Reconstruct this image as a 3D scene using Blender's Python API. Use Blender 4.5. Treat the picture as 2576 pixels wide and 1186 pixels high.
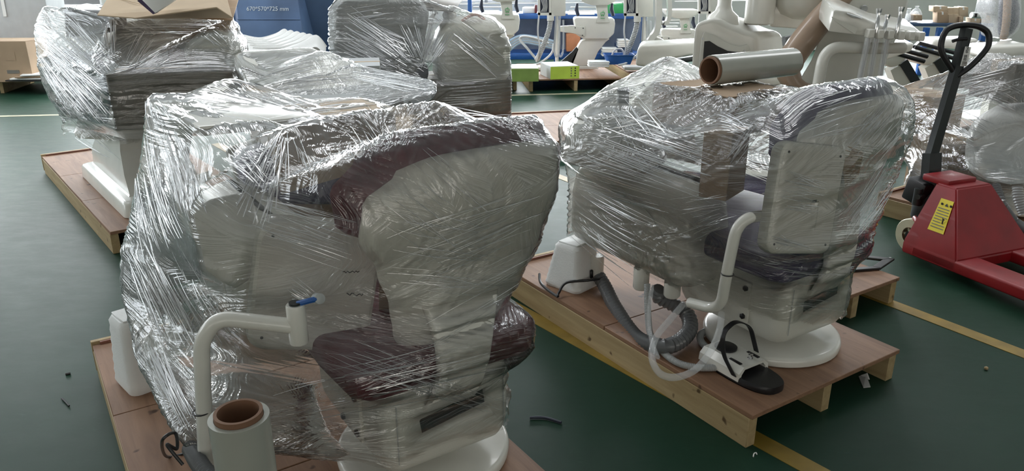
import bpy, bmesh, math, random
import numpy as np
from mathutils import Vector, Matrix

for o in list(bpy.data.objects):
    bpy.data.objects.remove(o, do_unlink=True)
scene = bpy.context.scene
COL = scene.collection
R = math.radians
random.seed(7)

# ---------------------------------------------------------------- camera
FPX, PITCH, CAMH = 1900.0, R(20.0), 1.5
cam_d = bpy.data.cameras.new('camera')
cam_d.sensor_fit = 'HORIZONTAL'
cam_d.sensor_width = 36.0
cam_d.lens = 36.0 * FPX / 2576.0
cam_d.clip_start = 0.05
cam_d.clip_end = 200
cam = bpy.data.objects.new('camera', cam_d)
COL.objects.link(cam)
cam.location = (0, 0, CAMH)
cam.rotation_euler = (R(90) - PITCH, 0, 0)
scene.camera = cam

# ---------------------------------------------------------------- world, daylight, fill lights, exposure
world = bpy.data.worlds.new('world')
scene.world = world
world.use_nodes = True
bg = world.node_tree.nodes['Background']
bg.inputs[0].default_value = (0.93, 0.95, 0.97, 1)
bg.inputs[1].default_value = 0.15

WALL_ANG = R(13.0)
WALL_O = Vector((0, 12.6, 0))                      # a point of the back wall
WU = Vector((math.cos(WALL_ANG), math.sin(WALL_ANG), 0))
WN = Vector((-math.sin(WALL_ANG), math.cos(WALL_ANG), 0))

def area(name, loc, direction, sx, sy, power, col=(1, 1, 1)):
    l = bpy.data.lights.new(name, 'AREA')
    l.shape = 'RECTANGLE'; l.size = sx; l.size_y = sy; l.energy = power; l.color = col
    o = bpy.data.objects.new(name, l); COL.objects.link(o)
    o.location = loc
    o.rotation_euler = Vector(direction).to_track_quat('-Z', 'Y').to_euler()
    return o
# daylight entering through the window openings of the back wall and the left wall
BACK_WIN = [(-7.6, 3.2), (-3.6, 3.2), (0.4, 3.2), (4.4, 3.2), (8.4, 3.2)]      # centre along the wall, width
SILL, HEAD = 0.86, 3.3
for c, w in BACK_WIN:
    p = WALL_O + WU * c + WN * 0.35
    area('daylight_back', (p.x, p.y, (SILL + HEAD) / 2), (-WN.x, -WN.y, -0.0), w, HEAD - SILL, 590, (0.93, 0.97, 1.0))
LEFT_WIN = [2.6, 6.2, 9.4]
LEFT_X = -8.2
for y in LEFT_WIN:
    area('daylight_side', (LEFT_X - 0.35, y, 2.2), (1, 0, 0), 2.6, 2.3, 110, (0.90, 0.96, 1.0))

ROOF_FILL = [(-3.0, 5.7), (3.6, 5.9)]                       # unseen ceiling panels, added to brighten the rear aisle
for x, y in ROOF_FILL:
    area('fill_roof', (x, y, 5.14), (0, 0, -1), 5.0, 1.1, 110, (0.97, 0.98, 1.0))
FRONT_FILL = [-5.0, -1.0, 3.0, 7.0]  # unseen windows behind the camera, added to fill the front faces
for x in FRONT_FILL:
    area('fill_front', (x, -7.85, 2.2), (0, 1, 0), 2.8, 2.3, 50, (1.0, 0.93, 0.82))

vs = scene.view_settings
vs.view_transform = 'Standard'
vs.look = 'None'
vs.gamma = 1.0
vs.use_curve_mapping = False
vs.exposure = 0.0
scene.cycles.transparent_max_bounces = 12
scene.cycles.use_light_tree = False
scene.cycles.max_bounces = 5
scene.cycles.diffuse_bounces = 4
scene.cycles.glossy_bounces = 3
scene.cycles.transmission_bounces = 2
scene.cycles.caustics_refractive = False
scene.cycles.sample_clamp_indirect = 6.0

# ---------------------------------------------------------------- measuring
CP, SP = math.cos(PITCH), math.sin(PITCH)
def at(u, v, Y):
    t = (593 - v) / FPX; s = Y / (CP + t * SP)
    return Vector(((u - 1288) / FPX * s, Y, CAMH + (-SP + t * CP) * s))
def gnd(u, v, z=0.0):
    t = (593 - v) / FPX; s = (z - CAMH) / (-SP + t * CP)
    return Vector(((u - 1288) / FPX * s, (CP + t * SP) * s, z))

# ---------------------------------------------------------------- materials
def new_mat(name):
    m = bpy.data.materials.new(name); m.use_nodes = True
    nt = m.node_tree
    return m, nt, nt.nodes['Principled BSDF']
def nd(nt, t, **kw):
    n = nt.nodes.new(t)
    for k, v in kw.items(): setattr(n, k, v)
    return n
def simple(name, col, rough=0.5, metal=0.0, coat=0.0, var=0.06, scale=8.0, bump=0.0, bscale=60.0, spec=0.5):
    m, nt, b = new_mat(name)
    tc = nd(nt, 'ShaderNodeTexCoord')
    n = nd(nt, 'ShaderNodeTexNoise'); n.inputs['Scale'].default_value = scale; n.inputs['Detail'].default_value = 3
    nt.links.new(tc.outputs['Object'], n.inputs['Vector'])
    r = nd(nt, 'ShaderNodeValToRGB')
    lo = [max(0, c * (1 - var * 2)) for c in col]; hi = [min(1, c * (1 + var * 2)) for c in col]
    r.color_ramp.elements[0].position = .3; r.color_ramp.elements[0].color = (*lo, 1)
    r.color_ramp.elements[1].position = .7; r.color_ramp.elements[1].color = (*hi, 1)
    nt.links.new(n.outputs['Fac'], r.inputs[0]); nt.links.new(r.outputs[0], b.inputs['Base Color'])
    b.inputs['Roughness'].default_value = rough; b.inputs['Metallic'].default_value = metal
    b.inputs['Coat Weight'].default_value = coat; b.inputs['Specular IOR Level'].default_value = spec
    if bump:
        n2 = nd(nt, 'ShaderNodeTexNoise'); n2.inputs['Scale'].default_value = bscale; n2.inputs['Detail'].default_value = 4
        nt.links.new(tc.outputs['Object'], n2.inputs['Vector'])
        bp = nd(nt, 'ShaderNodeBump'); bp.inputs['Strength'].default_value = bump; bp.inputs['Distance'].default_value = .004
        nt.links.new(n2.outputs['Fac'], bp.inputs['Height']); nt.links.new(bp.outputs[0], b.inputs['Normal'])
    return m
def wood(name, c0, c1, axis=1, knots=True):
    m, nt, b = new_mat(name)
    tc = nd(nt, 'ShaderNodeTexCoord'); mp = nd(nt, 'ShaderNodeMapping')
    s = [26, 26, 26]; s[axis] = 2.2
    mp.inputs['Scale'].default_value = s
    nt.links.new(tc.outputs['Object'], mp.inputs['Vector'])
    n = nd(nt, 'ShaderNodeTexNoise'); n.inputs['Scale'].default_value = 1.0; n.inputs['Detail'].default_value = 6; n.inputs['Roughness'].default_value = .6
    n.inputs['Distortion'].default_value = .6
    nt.links.new(mp.outputs[0], n.inputs['Vector'])
    r = nd(nt, 'ShaderNodeValToRGB')
    r.color_ramp.elements[0].position = .32; r.color_ramp.elements[0].color = (*c0, 1)
    r.color_ramp.elements[1].position = .68; r.color_ramp.elements[1].color = (*c1, 1)
    nt.links.new(n.outputs['Fac'], r.inputs[0])
    out = r.outputs[0]
    if knots:
        v = nd(nt, 'ShaderNodeTexNoise'); v.inputs['Scale'].default_value = 14; v.inputs['Detail'].default_value = 2
        nt.links.new(tc.outputs['Object'], v.inputs['Vector'])
        rr = nd(nt, 'ShaderNodeValToRGB'); rr.color_ramp.elements[0].position = .68; rr.color_ramp.elements[1].position = .74
        nt.links.new(v.outputs['Fac'], rr.inputs[0])
        mx = nd(nt, 'ShaderNodeMix', data_type='RGBA'); mx.inputs['B'].default_value = (c0[0] * .3, c0[1] * .25, c0[2] * .2, 1)
        nt.links.new(rr.outputs[0], mx.inputs['Factor']); nt.links.new(out, mx.inputs['A']); out = mx.outputs['Result']
    nt.links.new(out, b.inputs['Base Color']); b.inputs['Roughness'].default_value = .62
    bp = nd(nt, 'ShaderNodeBump'); bp.inputs['Strength'].default_value = .25; bp.inputs['Distance'].default_value = .003
    nt.links.new(n.outputs['Fac'], bp.inputs['Height']); nt.links.new(bp.outputs[0], b.inputs['Normal'])
    return m

def floor_material():
    m, nt, b = new_mat('green_epoxy')
    tc = nd(nt, 'ShaderNodeTexCoord')
    n = nd(nt, 'ShaderNodeTexNoise'); n.inputs['Scale'].default_value = 1.3; n.inputs['Detail'].default_value = 8; n.inputs['Roughness'].default_value = .65
    nt.links.new(tc.outputs['Object'], n.inputs['Vector'])
    r = nd(nt, 'ShaderNodeValToRGB')
    r.color_ramp.elements[0].position = .3; r.color_ramp.elements[0].color = (.009, .036, .020, 1)
    r.color_ramp.elements[1].position = .75; r.color_ramp.elements[1].color = (.018, .054, .034, 1)
    nt.links.new(n.outputs['Fac'], r.inputs[0])
    # scuffs and dust
    w = nd(nt, 'ShaderNodeTexNoise'); w.inputs['Scale'].default_value = 5.5; w.inputs['Detail'].default_value = 10; w.inputs['Roughness'].default_value = .75
    mp = nd(nt, 'ShaderNodeMapping'); mp.inputs['Rotation'].default_value = (0, 0, .6); mp.inputs['Scale'].default_value = (1, 2.6, 1)
    nt.links.new(tc.outputs['Object'], mp.inputs['Vector']); nt.links.new(mp.outputs[0], w.inputs['Vector'])
    wr = nd(nt, 'ShaderNodeValToRGB'); wr.color_ramp.elements[0].position = .60; wr.color_ramp.elements[1].position = .80
    wr.color_ramp.elements[1].color = (.42, .42, .42, 1)
    nt.links.new(w.outputs['Fac'], wr.inputs[0])
    mx = nd(nt, 'ShaderNodeMix', data_type='RGBA'); mx.inputs['B'].default_value = (.08, .13, .11, 1)
    nt.links.new(wr.outputs[0], mx.inputs['Factor']); nt.links.new(r.outputs[0], mx.inputs['A'])
    nt.links.new(mx.outputs['Result'], b.inputs['Base Color'])
    rr = nd(nt, 'ShaderNodeValToRGB'); rr.color_ramp.elements[0].color = (.36, .36, .36, 1); rr.color_ramp.elements[1].color = (.6, .6, .6, 1)
    nt.links.new(w.outputs['Fac'], rr.inputs[0]); nt.links.new(rr.outputs[0], b.inputs['Roughness'])
    b.inputs['Specular IOR Level'].default_value = .155
    bp = nd(nt, 'ShaderNodeBump'); bp.inputs['Strength'].default_value = .12; bp.inputs['Distance'].default_value = .004
    nt.links.new(n.outputs['Fac'], bp.inputs['Height']); nt.links.new(bp.outputs[0], b.inputs['Normal'])
    return m

def film_material(name='stretch_film', haze=.075, tint=(.98, .98, .97)):
    """thin clear film: see-through, a little milky where it is gathered, glossy"""
    m = bpy.data.materials.new(name); m.use_nodes = True
    nt = m.node_tree; nt.nodes.clear()
    out = nd(nt, 'ShaderNodeOutputMaterial')
    uv = nd(nt, 'ShaderNodeUVMap'); uv.uv_map = 'UVMap'
    def streak(rot, sx, sy):
        mp = nd(nt, 'ShaderNodeMapping'); mp.inputs['Rotation'].default_value = (0, 0, rot)
        mp2 = nd(nt, 'ShaderNodeMapping'); mp2.inputs['Scale'].default_value = (sx, sy, 1)
        nt.links.new(uv.outputs[0], mp.inputs['Vector']); nt.links.new(mp.outputs[0], mp2.inputs['Vector'])
        n = nd(nt, 'ShaderNodeTexNoise'); n.inputs['Scale'].default_value = 1; n.inputs['Detail'].default_value = 2
        n.noise_dimensions = '2D'
        n.inputs['Roughness'].default_value = .65
        nt.links.new(mp2.outputs[0], n.inputs['Vector'])
        return n
    a = streak(R(18), 1.6, 75); b_ = streak(R(-24), 1.6, 66); c = streak(R(78), 1.6, 50)
    mask = nd(nt, 'ShaderNodeTexNoise'); mask.noise_dimensions = '2D'; mask.inputs['Scale'].default_value = 3.2; mask.inputs['Detail'].default_value = 0
    nt.links.new(uv.outputs[0], mask.inputs['Vector'])
    mr = nd(nt, 'ShaderNodeValToRGB'); mr.color_ramp.elements[0].position = .44; mr.color_ramp.elements[1].position = .56
    nt.links.new(mask.outputs['Fac'], mr.inputs[0])
    mx = nd(nt, 'ShaderNodeMix', data_type='FLOAT'); nt.links.new(mr.outputs[0], mx.inputs['Factor'])
    nt.links.new(a.outputs['Fac'], mx.inputs['A']); nt.links.new(b_.outputs['Fac'], mx.inputs['B'])
    mask2 = mask
    mr2 = nd(nt, 'ShaderNodeValToRGB'); mr2.color_ramp.elements[0].position = .62; mr2.color_ramp.elements[1].position = .68
    nt.links.new(mask2.outputs['Fac'], mr2.inputs[0])
    mx2 = nd(nt, 'ShaderNodeMix', data_type='FLOAT'); nt.links.new(mr2.outputs[0], mx2.inputs['Factor'])
    nt.links.new(mx.outputs['Result'], mx2.inputs['A']); nt.links.new(c.outputs['Fac'], mx2.inputs['B'])
    bp = nd(nt, 'ShaderNodeBump'); bp.inputs['Strength'].default_value = .42; bp.inputs['Distance'].default_value = .010
    nt.links.new(mx2.outputs['Result'], bp.inputs['Height'])
    tr = nd(nt, 'ShaderNodeBsdfTransparent'); tr.inputs[0].default_value = (*tint, 1)
    df = nd(nt, 'ShaderNodeBsdfDiffuse'); df.inputs[0].default_value = (.78, .79, .80, 1)
    tl = nd(nt, 'ShaderNodeBsdfTranslucent'); tl.inputs[0].default_value = (.78, .79, .80, 1)
    dm = nd(nt, 'ShaderNodeMixShader'); dm.inputs[0].default_value = .5
    nt.links.new(df.outputs[0], dm.inputs[1]); nt.links.new(tl.outputs[0], dm.inputs[2])
    gl = nd(nt, 'ShaderNodeBsdfGlossy'); gl.inputs['Roughness'].default_value = .085; gl.inputs[0].default_value = (.95, .96, .97, 1)
    nt.links.new(bp.outputs[0], gl.inputs['Normal']); nt.links.new(bp.outputs[0], df.inputs['Normal'])
    hz = nd(nt, 'ShaderNodeValToRGB')
    hz.color_ramp.elements[0].position = .42; hz.color_ramp.elements[0].color = (haze * .35,) * 3 + (1,)
    hz.color_ramp.elements[1].position = .70; hz.color_ramp.elements[1].color = (haze * 2.2,) * 3 + (1,)
    nt.links.new(mx2.outputs['Result'], hz.inputs[0])
    m1 = nd(nt, 'ShaderNodeMixShader'); nt.links.new(hz.outputs[0], m1.inputs[0])
    nt.links.new(tr.outputs[0], m1.inputs[1]); nt.links.new(dm.outputs[0], m1.inputs[2])
    fr = nd(nt, 'ShaderNodeFresnel'); fr.inputs['IOR'].default_value = 1.5
    fm = nd(nt, 'ShaderNodeMath', operation='MULTIPLY_ADD'); fm.inputs[1].default_value = 1.4; fm.inputs[2].default_value = .035
    fm.use_clamp = True
    nt.links.new(fr.outputs[0], fm.inputs[0])
    m2 = nd(nt, 'ShaderNodeMixShader'); nt.links.new(fm.outputs[0], m2.inputs[0])
    nt.links.new(m1.outputs[0], m2.inputs[1]); nt.links.new(gl.outputs[0], m2.inputs[2])
    nt.links.new(m2.outputs[0], out.inputs['Surface'])
    return m

def clear_mat(name, col, alpha, rough=.15):
    m, nt, b = new_mat(name)
    n = nd(nt, 'ShaderNodeTexNoise'); n.inputs['Scale'].default_value = 30
    r = nd(nt, 'ShaderNodeMapRange'); r.inputs['To Min'].default_value = alpha * .7; r.inputs['To Max'].default_value = min(1, alpha * 1.3)
    nt.links.new(n.outputs['Fac'], r.inputs['Value']); nt.links.new(r.outputs[0], b.inputs['Alpha'])
    b.inputs['Base Color'].default_value = (*col, 1); b.inputs['Roughness'].default_value = rough
    b.inputs['Specular IOR Level'].default_value = .8
    return m

M = {}
M['film'] = film_material()
def crease_material():
    m = bpy.data.materials.new('gathered_film'); m.use_nodes = True; nt = m.node_tree; nt.nodes.clear()
    out = nd(nt, 'ShaderNodeOutputMaterial')
    n = nd(nt, 'ShaderNodeTexNoise'); n.inputs['Scale'].default_value = 40
    gl = nd(nt, 'ShaderNodeBsdfGlossy'); gl.inputs['Roughness'].default_value = .22; gl.inputs[0].default_value = (.96, .97, .98, 1)
    tl = nd(nt, 'ShaderNodeBsdfTranslucent'); tl.inputs[0].default_value = (.9, .91, .92, 1)
    tr = nd(nt, 'ShaderNodeBsdfTransparent')
    a = nd(nt, 'ShaderNodeMixShader'); a.inputs[0].default_value = .35; nt.links.new(gl.outputs[0], a.inputs[1]); nt.links.new(tl.outputs[0], a.inputs[2])
    b = nd(nt, 'ShaderNodeMixShader'); mr = nd(nt, 'ShaderNodeMapRange'); mr.inputs['To Min'].default_value = .45; mr.inputs['To Max'].default_value = .9
    nt.links.new(n.outputs['Fac'], mr.inputs['Value']); nt.links.new(mr.outputs[0], b.inputs[0])
    nt.links.new(tr.outputs[0], b.inputs[1]); nt.links.new(a.outputs[0], b.inputs[2]); nt.links.new(b.outputs[0], out.inputs['Surface'])
    return m
M['crease'] = crease_material()
M['white'] = simple('white_plastic', (.72, .71, .655), .22, coat=.25, var=.02)
M['cream'] = simple('cream_plastic', (.66, .66, .60), .32, coat=.1, var=.02)
M['grey_pl'] = simple('grey_plastic', (.42, .44, .44), .4, var=.03)
M['maroon'] = simple('maroon_leather', (.11, .013, .024), .38, var=.1, bump=.1)
M['purple'] = simple('purple_leather', (.060, .042, .105), .38, var=.1, bump=.1)
M['tan'] = simple('tan_leather', (.36, .26, .19), .28, var=.05, coat=.3)
M['navy'] = simple('navy_fabric', (.03, .038, .065), .5, var=.1)
M['black'] = simple('black_plastic', (.012, .012, .014), .38, var=.1)
M['steel'] = simple('dark_steel', (.028, .033, .034), .38, metal=.2, var=.1)
M['chrome'] = simple('chrome', (.75, .75, .76), .12, metal=1.0, var=.02)
M['alu'] = simple('brushed_metal', (.55, .56, .57), .32, metal=.9, var=.03)
M['ply'] = wood('plywood', (.20, .105, .06), (.32, .18, .105), 1)
M['pine'] = wood('pine', (.33, .235, .115), (.46, .35, .19), 1)
M['redply'] = simple('stained_edge', (.20, .08, .05), .6, var=.1)
M['card'] = simple('cardboard', (.36, .255, .165), .78, var=.05, scale=4)
M['cardpale'] = simple('pale_cardboard', (.50, .39, .27), .78, var=.05, scale=4)
M['carddark'] = simple('grey_brown_cardboard', (.24, .225, .205), .6, var=.06, scale=4)
M['foam'] = simple('white_foam', (.80, .81, .80), .7, var=.02, bump=.3, bscale=120)
M['blue'] = simple('blue_bin_plastic', (.085, .145, .27), .55, var=.14, scale=3, bump=.05)
M['bluesteel'] = simple('blue_painted_steel', (.02, .10, .34), .4, var=.06)
M['darkblue'] = simple('dark_blue_panel', (.035, .075, .15), .5, var=.05)
M['paleblue'] = simple('pale_blue_plastic', (.35, .47, .60), .5, var=.05)
M['green'] = simple('lime_green_carton', (.50, .66, .08), .6, var=.04)
M['olive'] = simple('olive_green_carton', (.20, .30, .07), .6, var=.05)
M['greenpl'] = simple('green_plastic', (.03, .33, .10), .4, var=.05)
M['greyboard'] = simple('grey_carton', (.52, .54, .55), .7, var=.03)
M['red'] = simple('red_paint', (.25, .006, .010), .45, var=.08, coat=.08)
M['yellow'] = simple('yellow_label', (.72, .58, .02), .5, var=.03)
M['yline'] = simple('yellow_floor_paint', (.26, .17, .025), .45, var=.12, scale=9)
M['paleline'] = simple('worn_pale_floor_paint', (.42, .40, .28), .45, var=.12, scale=9)
M['hose'] = simple('grey_hose', (.13, .135, .14), .28, var=.05, coat=.3)
M['hosepale'] = simple('pale_grey_hose', (.36, .37, .37), .35, var=.05)
M['cable'] = simple('white_cable', (.60, .60, .60), .4, var=.03)
M['clear'] = clear_mat('clear_tube', (.80, .82, .83), .26, .06)
M['bag'] = clear_mat('clear_bag', (.85, .86, .88), .30, .2)
M['kraft'] = simple('kraft_paper_tube', (.20, .105, .06), .7, var=.08)
M['kraftdark'] = simple('kraft_tube_inside', (.10, .05, .03), .8, var=.08)
M['rollfilm'] = simple('wound_film', (.40, .41, .36), .22, coat=.4, var=.02)
M['wheel'] = simple('cream_nylon', (.55, .53, .38), .45, var=.05)
M['print'] = simple('black_print', (.02, .02, .02), .6, var=.05)
M['printw'] = simple('white_print', (.62, .68, .74), .6, var=.1)
M['printg'] = simple('green_print', (.08, .36, .12), .5, var=.05)
M['printd'] = simple('grey_print', (.16, .15, .13), .6, var=.05)
M['paper'] = simple('white_paper', (.80, .80, .78), .6, var=.02)
M['wall'] = simple('painted_wall', (.62, .62, .58), .75, var=.03, scale=1.5)
M['ceil'] = simple('ceiling_panel', (.60, .61, .61), .8, var=.03, scale=1.5)
M['winframe'] = simple('window_frame', (.55, .56, .57), .4, var=.03)
M['glass'] = clear_mat('window_glass', (.8, .85, .88), .05, .02)
M['floor'] = floor_material()
M['rackpanel'] = simple('grey_blue_panel', (.17, .21, .29), .6, var=.05)
M['terra'] = simple('orange_brown_board', (.42, .17, .08), .6, var=.08)

# ---------------------------------------------------------------- mesh building
def obj(name, me, mat, parent=None, loc=None):
    o = bpy.data.objects.new(name, me); COL.objects.link(o)
    if mat is not None and not me.materials: me.materials.append(mat)
    if parent is not None: o.parent = parent
    if loc is not None: o.location = loc
    return o
class MB:
    def __init__(self): self.bm = bmesh.new()
    def _place(self, verts, c, rot):
        mt = Matrix.Translation(Vector(c)) @ (rot.to_4x4() if rot is not None else Matrix())
        bmesh.ops.transform(self.bm, matrix=mt, verts=verts)
    def box(self, c, s, rot=None, bev=0.0, seg=2):
        b2 = bmesh.new()
        bmesh.ops.create_cube(b2, size=1.0)
        bmesh.ops.scale(b2, vec=Vector(s), verts=b2.verts)
        if bev: bmesh.ops.bevel(b2, geom=b2.edges[:], offset=min(bev, min(s) * .49), segments=seg, profile=.5, affect='EDGES')
        self._merge(b2, c, rot); return self
    def _merge(self, b2, c=(0, 0, 0), rot=None):
        mt = Matrix.Translation(Vector(c)) @ (rot.to_4x4() if rot is not None else Matrix())
        bmesh.ops.transform(b2, matrix=mt, verts=b2.verts)
        me = bpy.data.meshes.new('t'); b2.to_mesh(me); b2.free()
        self.bm.from_mesh(me); bpy.data.meshes.remove(me)
    def rbox(self, x0, x1, y0, y1, z0, z1, bev=0.0, seg=2):
        return self.box(((x0 + x1) / 2, (y0 + y1) / 2, (z0 + z1) / 2), (abs(x1 - x0), abs(y1 - y0), abs(z1 - z0)), None, bev, seg)
    def tube(self, path, r, seg=10, cap=True, closed=False):
        pts = [Vector(p) for p in path]; n = len(pts)
        rs = r if hasattr(r, '__len__') else [r] * n
        rings = []; prev = None
        for i in range(n):
            if closed: t = pts[(i + 1) % n] - pts[i - 1]
            else: t = pts[min(i + 1, n - 1)] - pts[max(i - 1, 0)]
            if t.length < 1e-9: t = Vector((0, 0, 1))
            t.normalize()
            if prev is None:
                a = Vector((0, 0, 1)) if abs(t.z) < .9 else Vector((1, 0, 0))
                nrm = t.cross(a).normalized()
            else:
                nrm = prev - t * prev.dot(t)
                nrm = nrm.normalized() if nrm.length > 1e-6 else t.orthogonal().normalized()
            prev = nrm; bn = t.cross(nrm)
            rings.append([self.bm.verts.new(pts[i] + (nrm * math.cos(2 * math.pi * k / seg) + bn * math.sin(2 * math.pi * k / seg)) * rs[i]) for k in range(seg)])
        self._skin(rings, cap and not closed, closed); return self
    def _skin(self, rings, cap=True, closed=False):
        n = len(rings); seg = len(rings[0])
        for i in range(n if closed else n - 1):
            a, b = rings[i], rings[(i + 1) % n]
            for k in range(seg):
                self.bm.faces.new((a[k], a[(k + 1) % seg], b[(k + 1) % seg], b[k]))
        if cap:
            self.bm.faces.new(list(reversed(rings[0]))); self.bm.faces.new(rings[-1])
    def loft(self, rings, cap=True, closed=False):
        self._skin([[self.bm.verts.new(Vector(p)) for p in rg] for rg in rings], cap, closed); return self
    def lathe(self, prof, seg=28, c=(0, 0, 0), rot=None, cap=True):
        b2 = MB()
        b2.loft([[(r * math.cos(2 * math.pi * k / seg), r * math.sin(2 * math.pi * k / seg), z) for k in range(seg)] for r, z in prof], cap)
        self._merge(b2.bm, c, rot); return self
    def prism(self, pts, off, bev=0.0, seg=2):
        """closed outline (3D points) pushed along the vector off"""
        b2 = bmesh.new(); off = Vector(off)
        a = [b2.verts.new(Vector(p)) for p in pts]; b = [b2.verts.new(Vector(p) + off) for p in pts]
        n = len(a)
        b2.faces.new(a); b2.faces.new(list(reversed(b)))
        for i in range(n): b2.faces.new((a[i], b[i], b[(i + 1) % n], a[(i + 1) % n]))
        bmesh.ops.recalc_face_normals(b2, faces=b2.faces)
        if bev:
            eg = [e for e in b2.edges if len(e.link_faces) == 2 and e.calc_face_angle(0) > R(25)]
            bmesh.ops.bevel(b2, geom=eg, offset=bev, segments=seg, profile=.5, affect='EDGES', clamp_overlap=True)
        self._merge(b2); return self
    def mesh(self, name, smooth=True, ang=42):
        bmesh.ops.recalc_face_normals(self.bm, faces=self.bm.faces)
        me = bpy.data.meshes.new(name)
        if smooth:
            for f in self.bm.faces: f.smooth = True
            for e in self.bm.edges:
                if len(e.link_faces) == 2 and e.calc_face_angle(0) > R(ang): e.smooth = False
        self.bm.to_mesh(me); self.bm.free()
        return me
    def build(self, name, mat, parent=None, smooth=True, ang=42):
        return obj(name, self.mesh(name, smooth, ang), M[mat] if isinstance(mat, str) else mat, parent)

def tag(o, label, cat, group=None, kind=None):
    if label: o['label'] = label
    if cat: o['category'] = cat
    if group: o['group'] = group
    if kind: o['kind'] = kind
    return o
def thing(name, label, cat, loc=(0, 0, 0), rz=0.0, group=None):
    o = bpy.data.objects.new(name, None); COL.objects.link(o)
    o.empty_display_size = .1
    o.location = loc; o.rotation_euler = (0, 0, rz)
    return tag(o, label, cat, group)
def mw(o): return Matrix.Translation(o.location) @ Matrix.Rotation(o.rotation_euler.z, 4, 'Z')
def loc_in(o, p): return mw(o).inverted() @ Vector(p)
def copy_thing(o, loc=None, rz=None, label=None):
    c = o.copy(); COL.objects.link(c)
    if loc is not None: c.location = loc
    if rz is not None: c.rotation_euler = (0, 0, rz)
    if label: c['label'] = label
    for ch in [x for x in bpy.data.objects if x.parent == o]:
        d = ch.copy(); COL.objects.link(d); d.parent = c
        for g in [x for x in bpy.data.objects if x.parent == ch]:
            e = g.copy(); COL.objects.link(e); e.parent = d
    return c
def structure(o): o['kind'] = 'structure'; return o
def smooth_path(pts, n=8):
    P = [Vector(p) for p in pts]; out = []
    for i in range(len(P) - 1):
        p0 = P[max(i - 1, 0)]; p1 = P[i]; p2 = P[i + 1]; p3 = P[min(i + 2, len(P) - 1)]
        for k in range(n):
            t = k / n
            out.append(.5 * ((2 * p1) + (p2 - p0) * t + (2 * p0 - 5 * p1 + 4 * p2 - p3) * t * t + (3 * p1 - p0 - 3 * p2 + p3) * t ** 3))
    out.append(P[-1]); return out
def fillet(pts, r, n=8):
    P = [Vector(p) for p in pts]; out = [P[0]]
    for i in range(1, len(P) - 1):
        a = (P[i - 1] - P[i]); b = (P[i + 1] - P[i])
        d = min(r, a.length * .48, b.length * .48)
        pa = P[i] + a.normalized() * d; pb = P[i] + b.normalized() * d
        for k in range(n + 1):
            t = k / n
            out.append((1 - t) ** 2 * pa + 2 * t * (1 - t) * P[i] + t * t * pb)
    out.append(P[-1]); return out
def resample(path, step):
    out = [path[0].copy()]; acc = 0.0
    for a, b in zip(path[:-1], path[1:]):
        L = (b - a).length
        if L < 1e-9: continue
        d = step - acc
        while d <= L:
            out.append(a + (b - a) * (d / L)); d += step
        acc = (acc + L) % step if step > 0 else 0
    return out
def corrugated(pts, r, pitch=.012, depth=.16, seg=12):
    p = resample(smooth_path(pts, 12), pitch / 2)
    m = MB(); m.tube(p, [r * (1 - depth * (i % 2)) for i in range(len(p))], seg); return m
def rrect(w, h, r, n=5, cx=0, cy=0):
    pts = []
    for sx, sy, a0 in ((1, 1, 0), (-1, 1, 90), (-1, -1, 180), (1, -1, 270)):
        for k in range(n + 1):
            a = R(a0 + 90 * k / n)
            pts.append((cx + sx * (w / 2 - r) + r * math.cos(a), cy + sy * (h / 2 - r) + r * math.sin(a)))
    return pts

# ================================================================ STRUCTURE
m = MB(); m.rbox(-16, 20, -8, 18, -.06, 0); structure(m.build('floor', 'floor', None, False))
m = MB(); m.rbox(-16, 20, -8, 18, 5.2, 5.3); structure(m.build('ceiling', 'ceil', None, False))
def wall_with_windows(name, origin, along, normal, length0, length1, height, wins, thick=.25, sill=SILL, head=HEAD):
    """wall pieces round real openings: along/normal are unit vectors, wins = [(centre, width)]"""
    m = MB()
    def slab(a0, a1, z0, z1):
        if a1 - a0 < 1e-4: return
        pts = [origin + along * a0 + Vector((0, 0, z0)), origin + along * a1 + Vector((0, 0, z0)),
               origin + along * a1 + Vector((0, 0, z1)), origin + along * a0 + Vector((0, 0, z1))]
        m.prism(pts, normal * thick)
    slab(length0, length1, 0, sill); slab(length0, length1, head, height)
    x = length0
    for c, w in sorted(wins):
        slab(x, c - w / 2, sill, head); x = c + w / 2
    slab(x, length1, sill, head)
    return structure(m.build(name, 'wall', None, False))
wall_with_windows('wall_back', WALL_O, WU, WN, -11.5, 14.5, 5.2, BACK_WIN)
wall_with_windows('wall_left', Vector((LEFT_X, 0, 0)), Vector((0, 1, 0)), Vector((-1, 0, 0)), -7, 11.5, 5.2, [(y, 2.6) for y in LEFT_WIN], sill=1.05, head=3.35)
wall_with_windows('wall_front', Vector((0, -7.5, 0)), Vector((1, 0, 0)), Vector((0, -1, 0)), -8.2, 13.2, 5.2, [(x, 2.8) for x in FRONT_FILL], sill=1.05, head=3.35)
m = MB(); m.rbox(13.2, 13.4, -7, 16, 0, 5.2); structure(m.build('wall_right', 'wall', None, False))
nwin = 0
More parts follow.
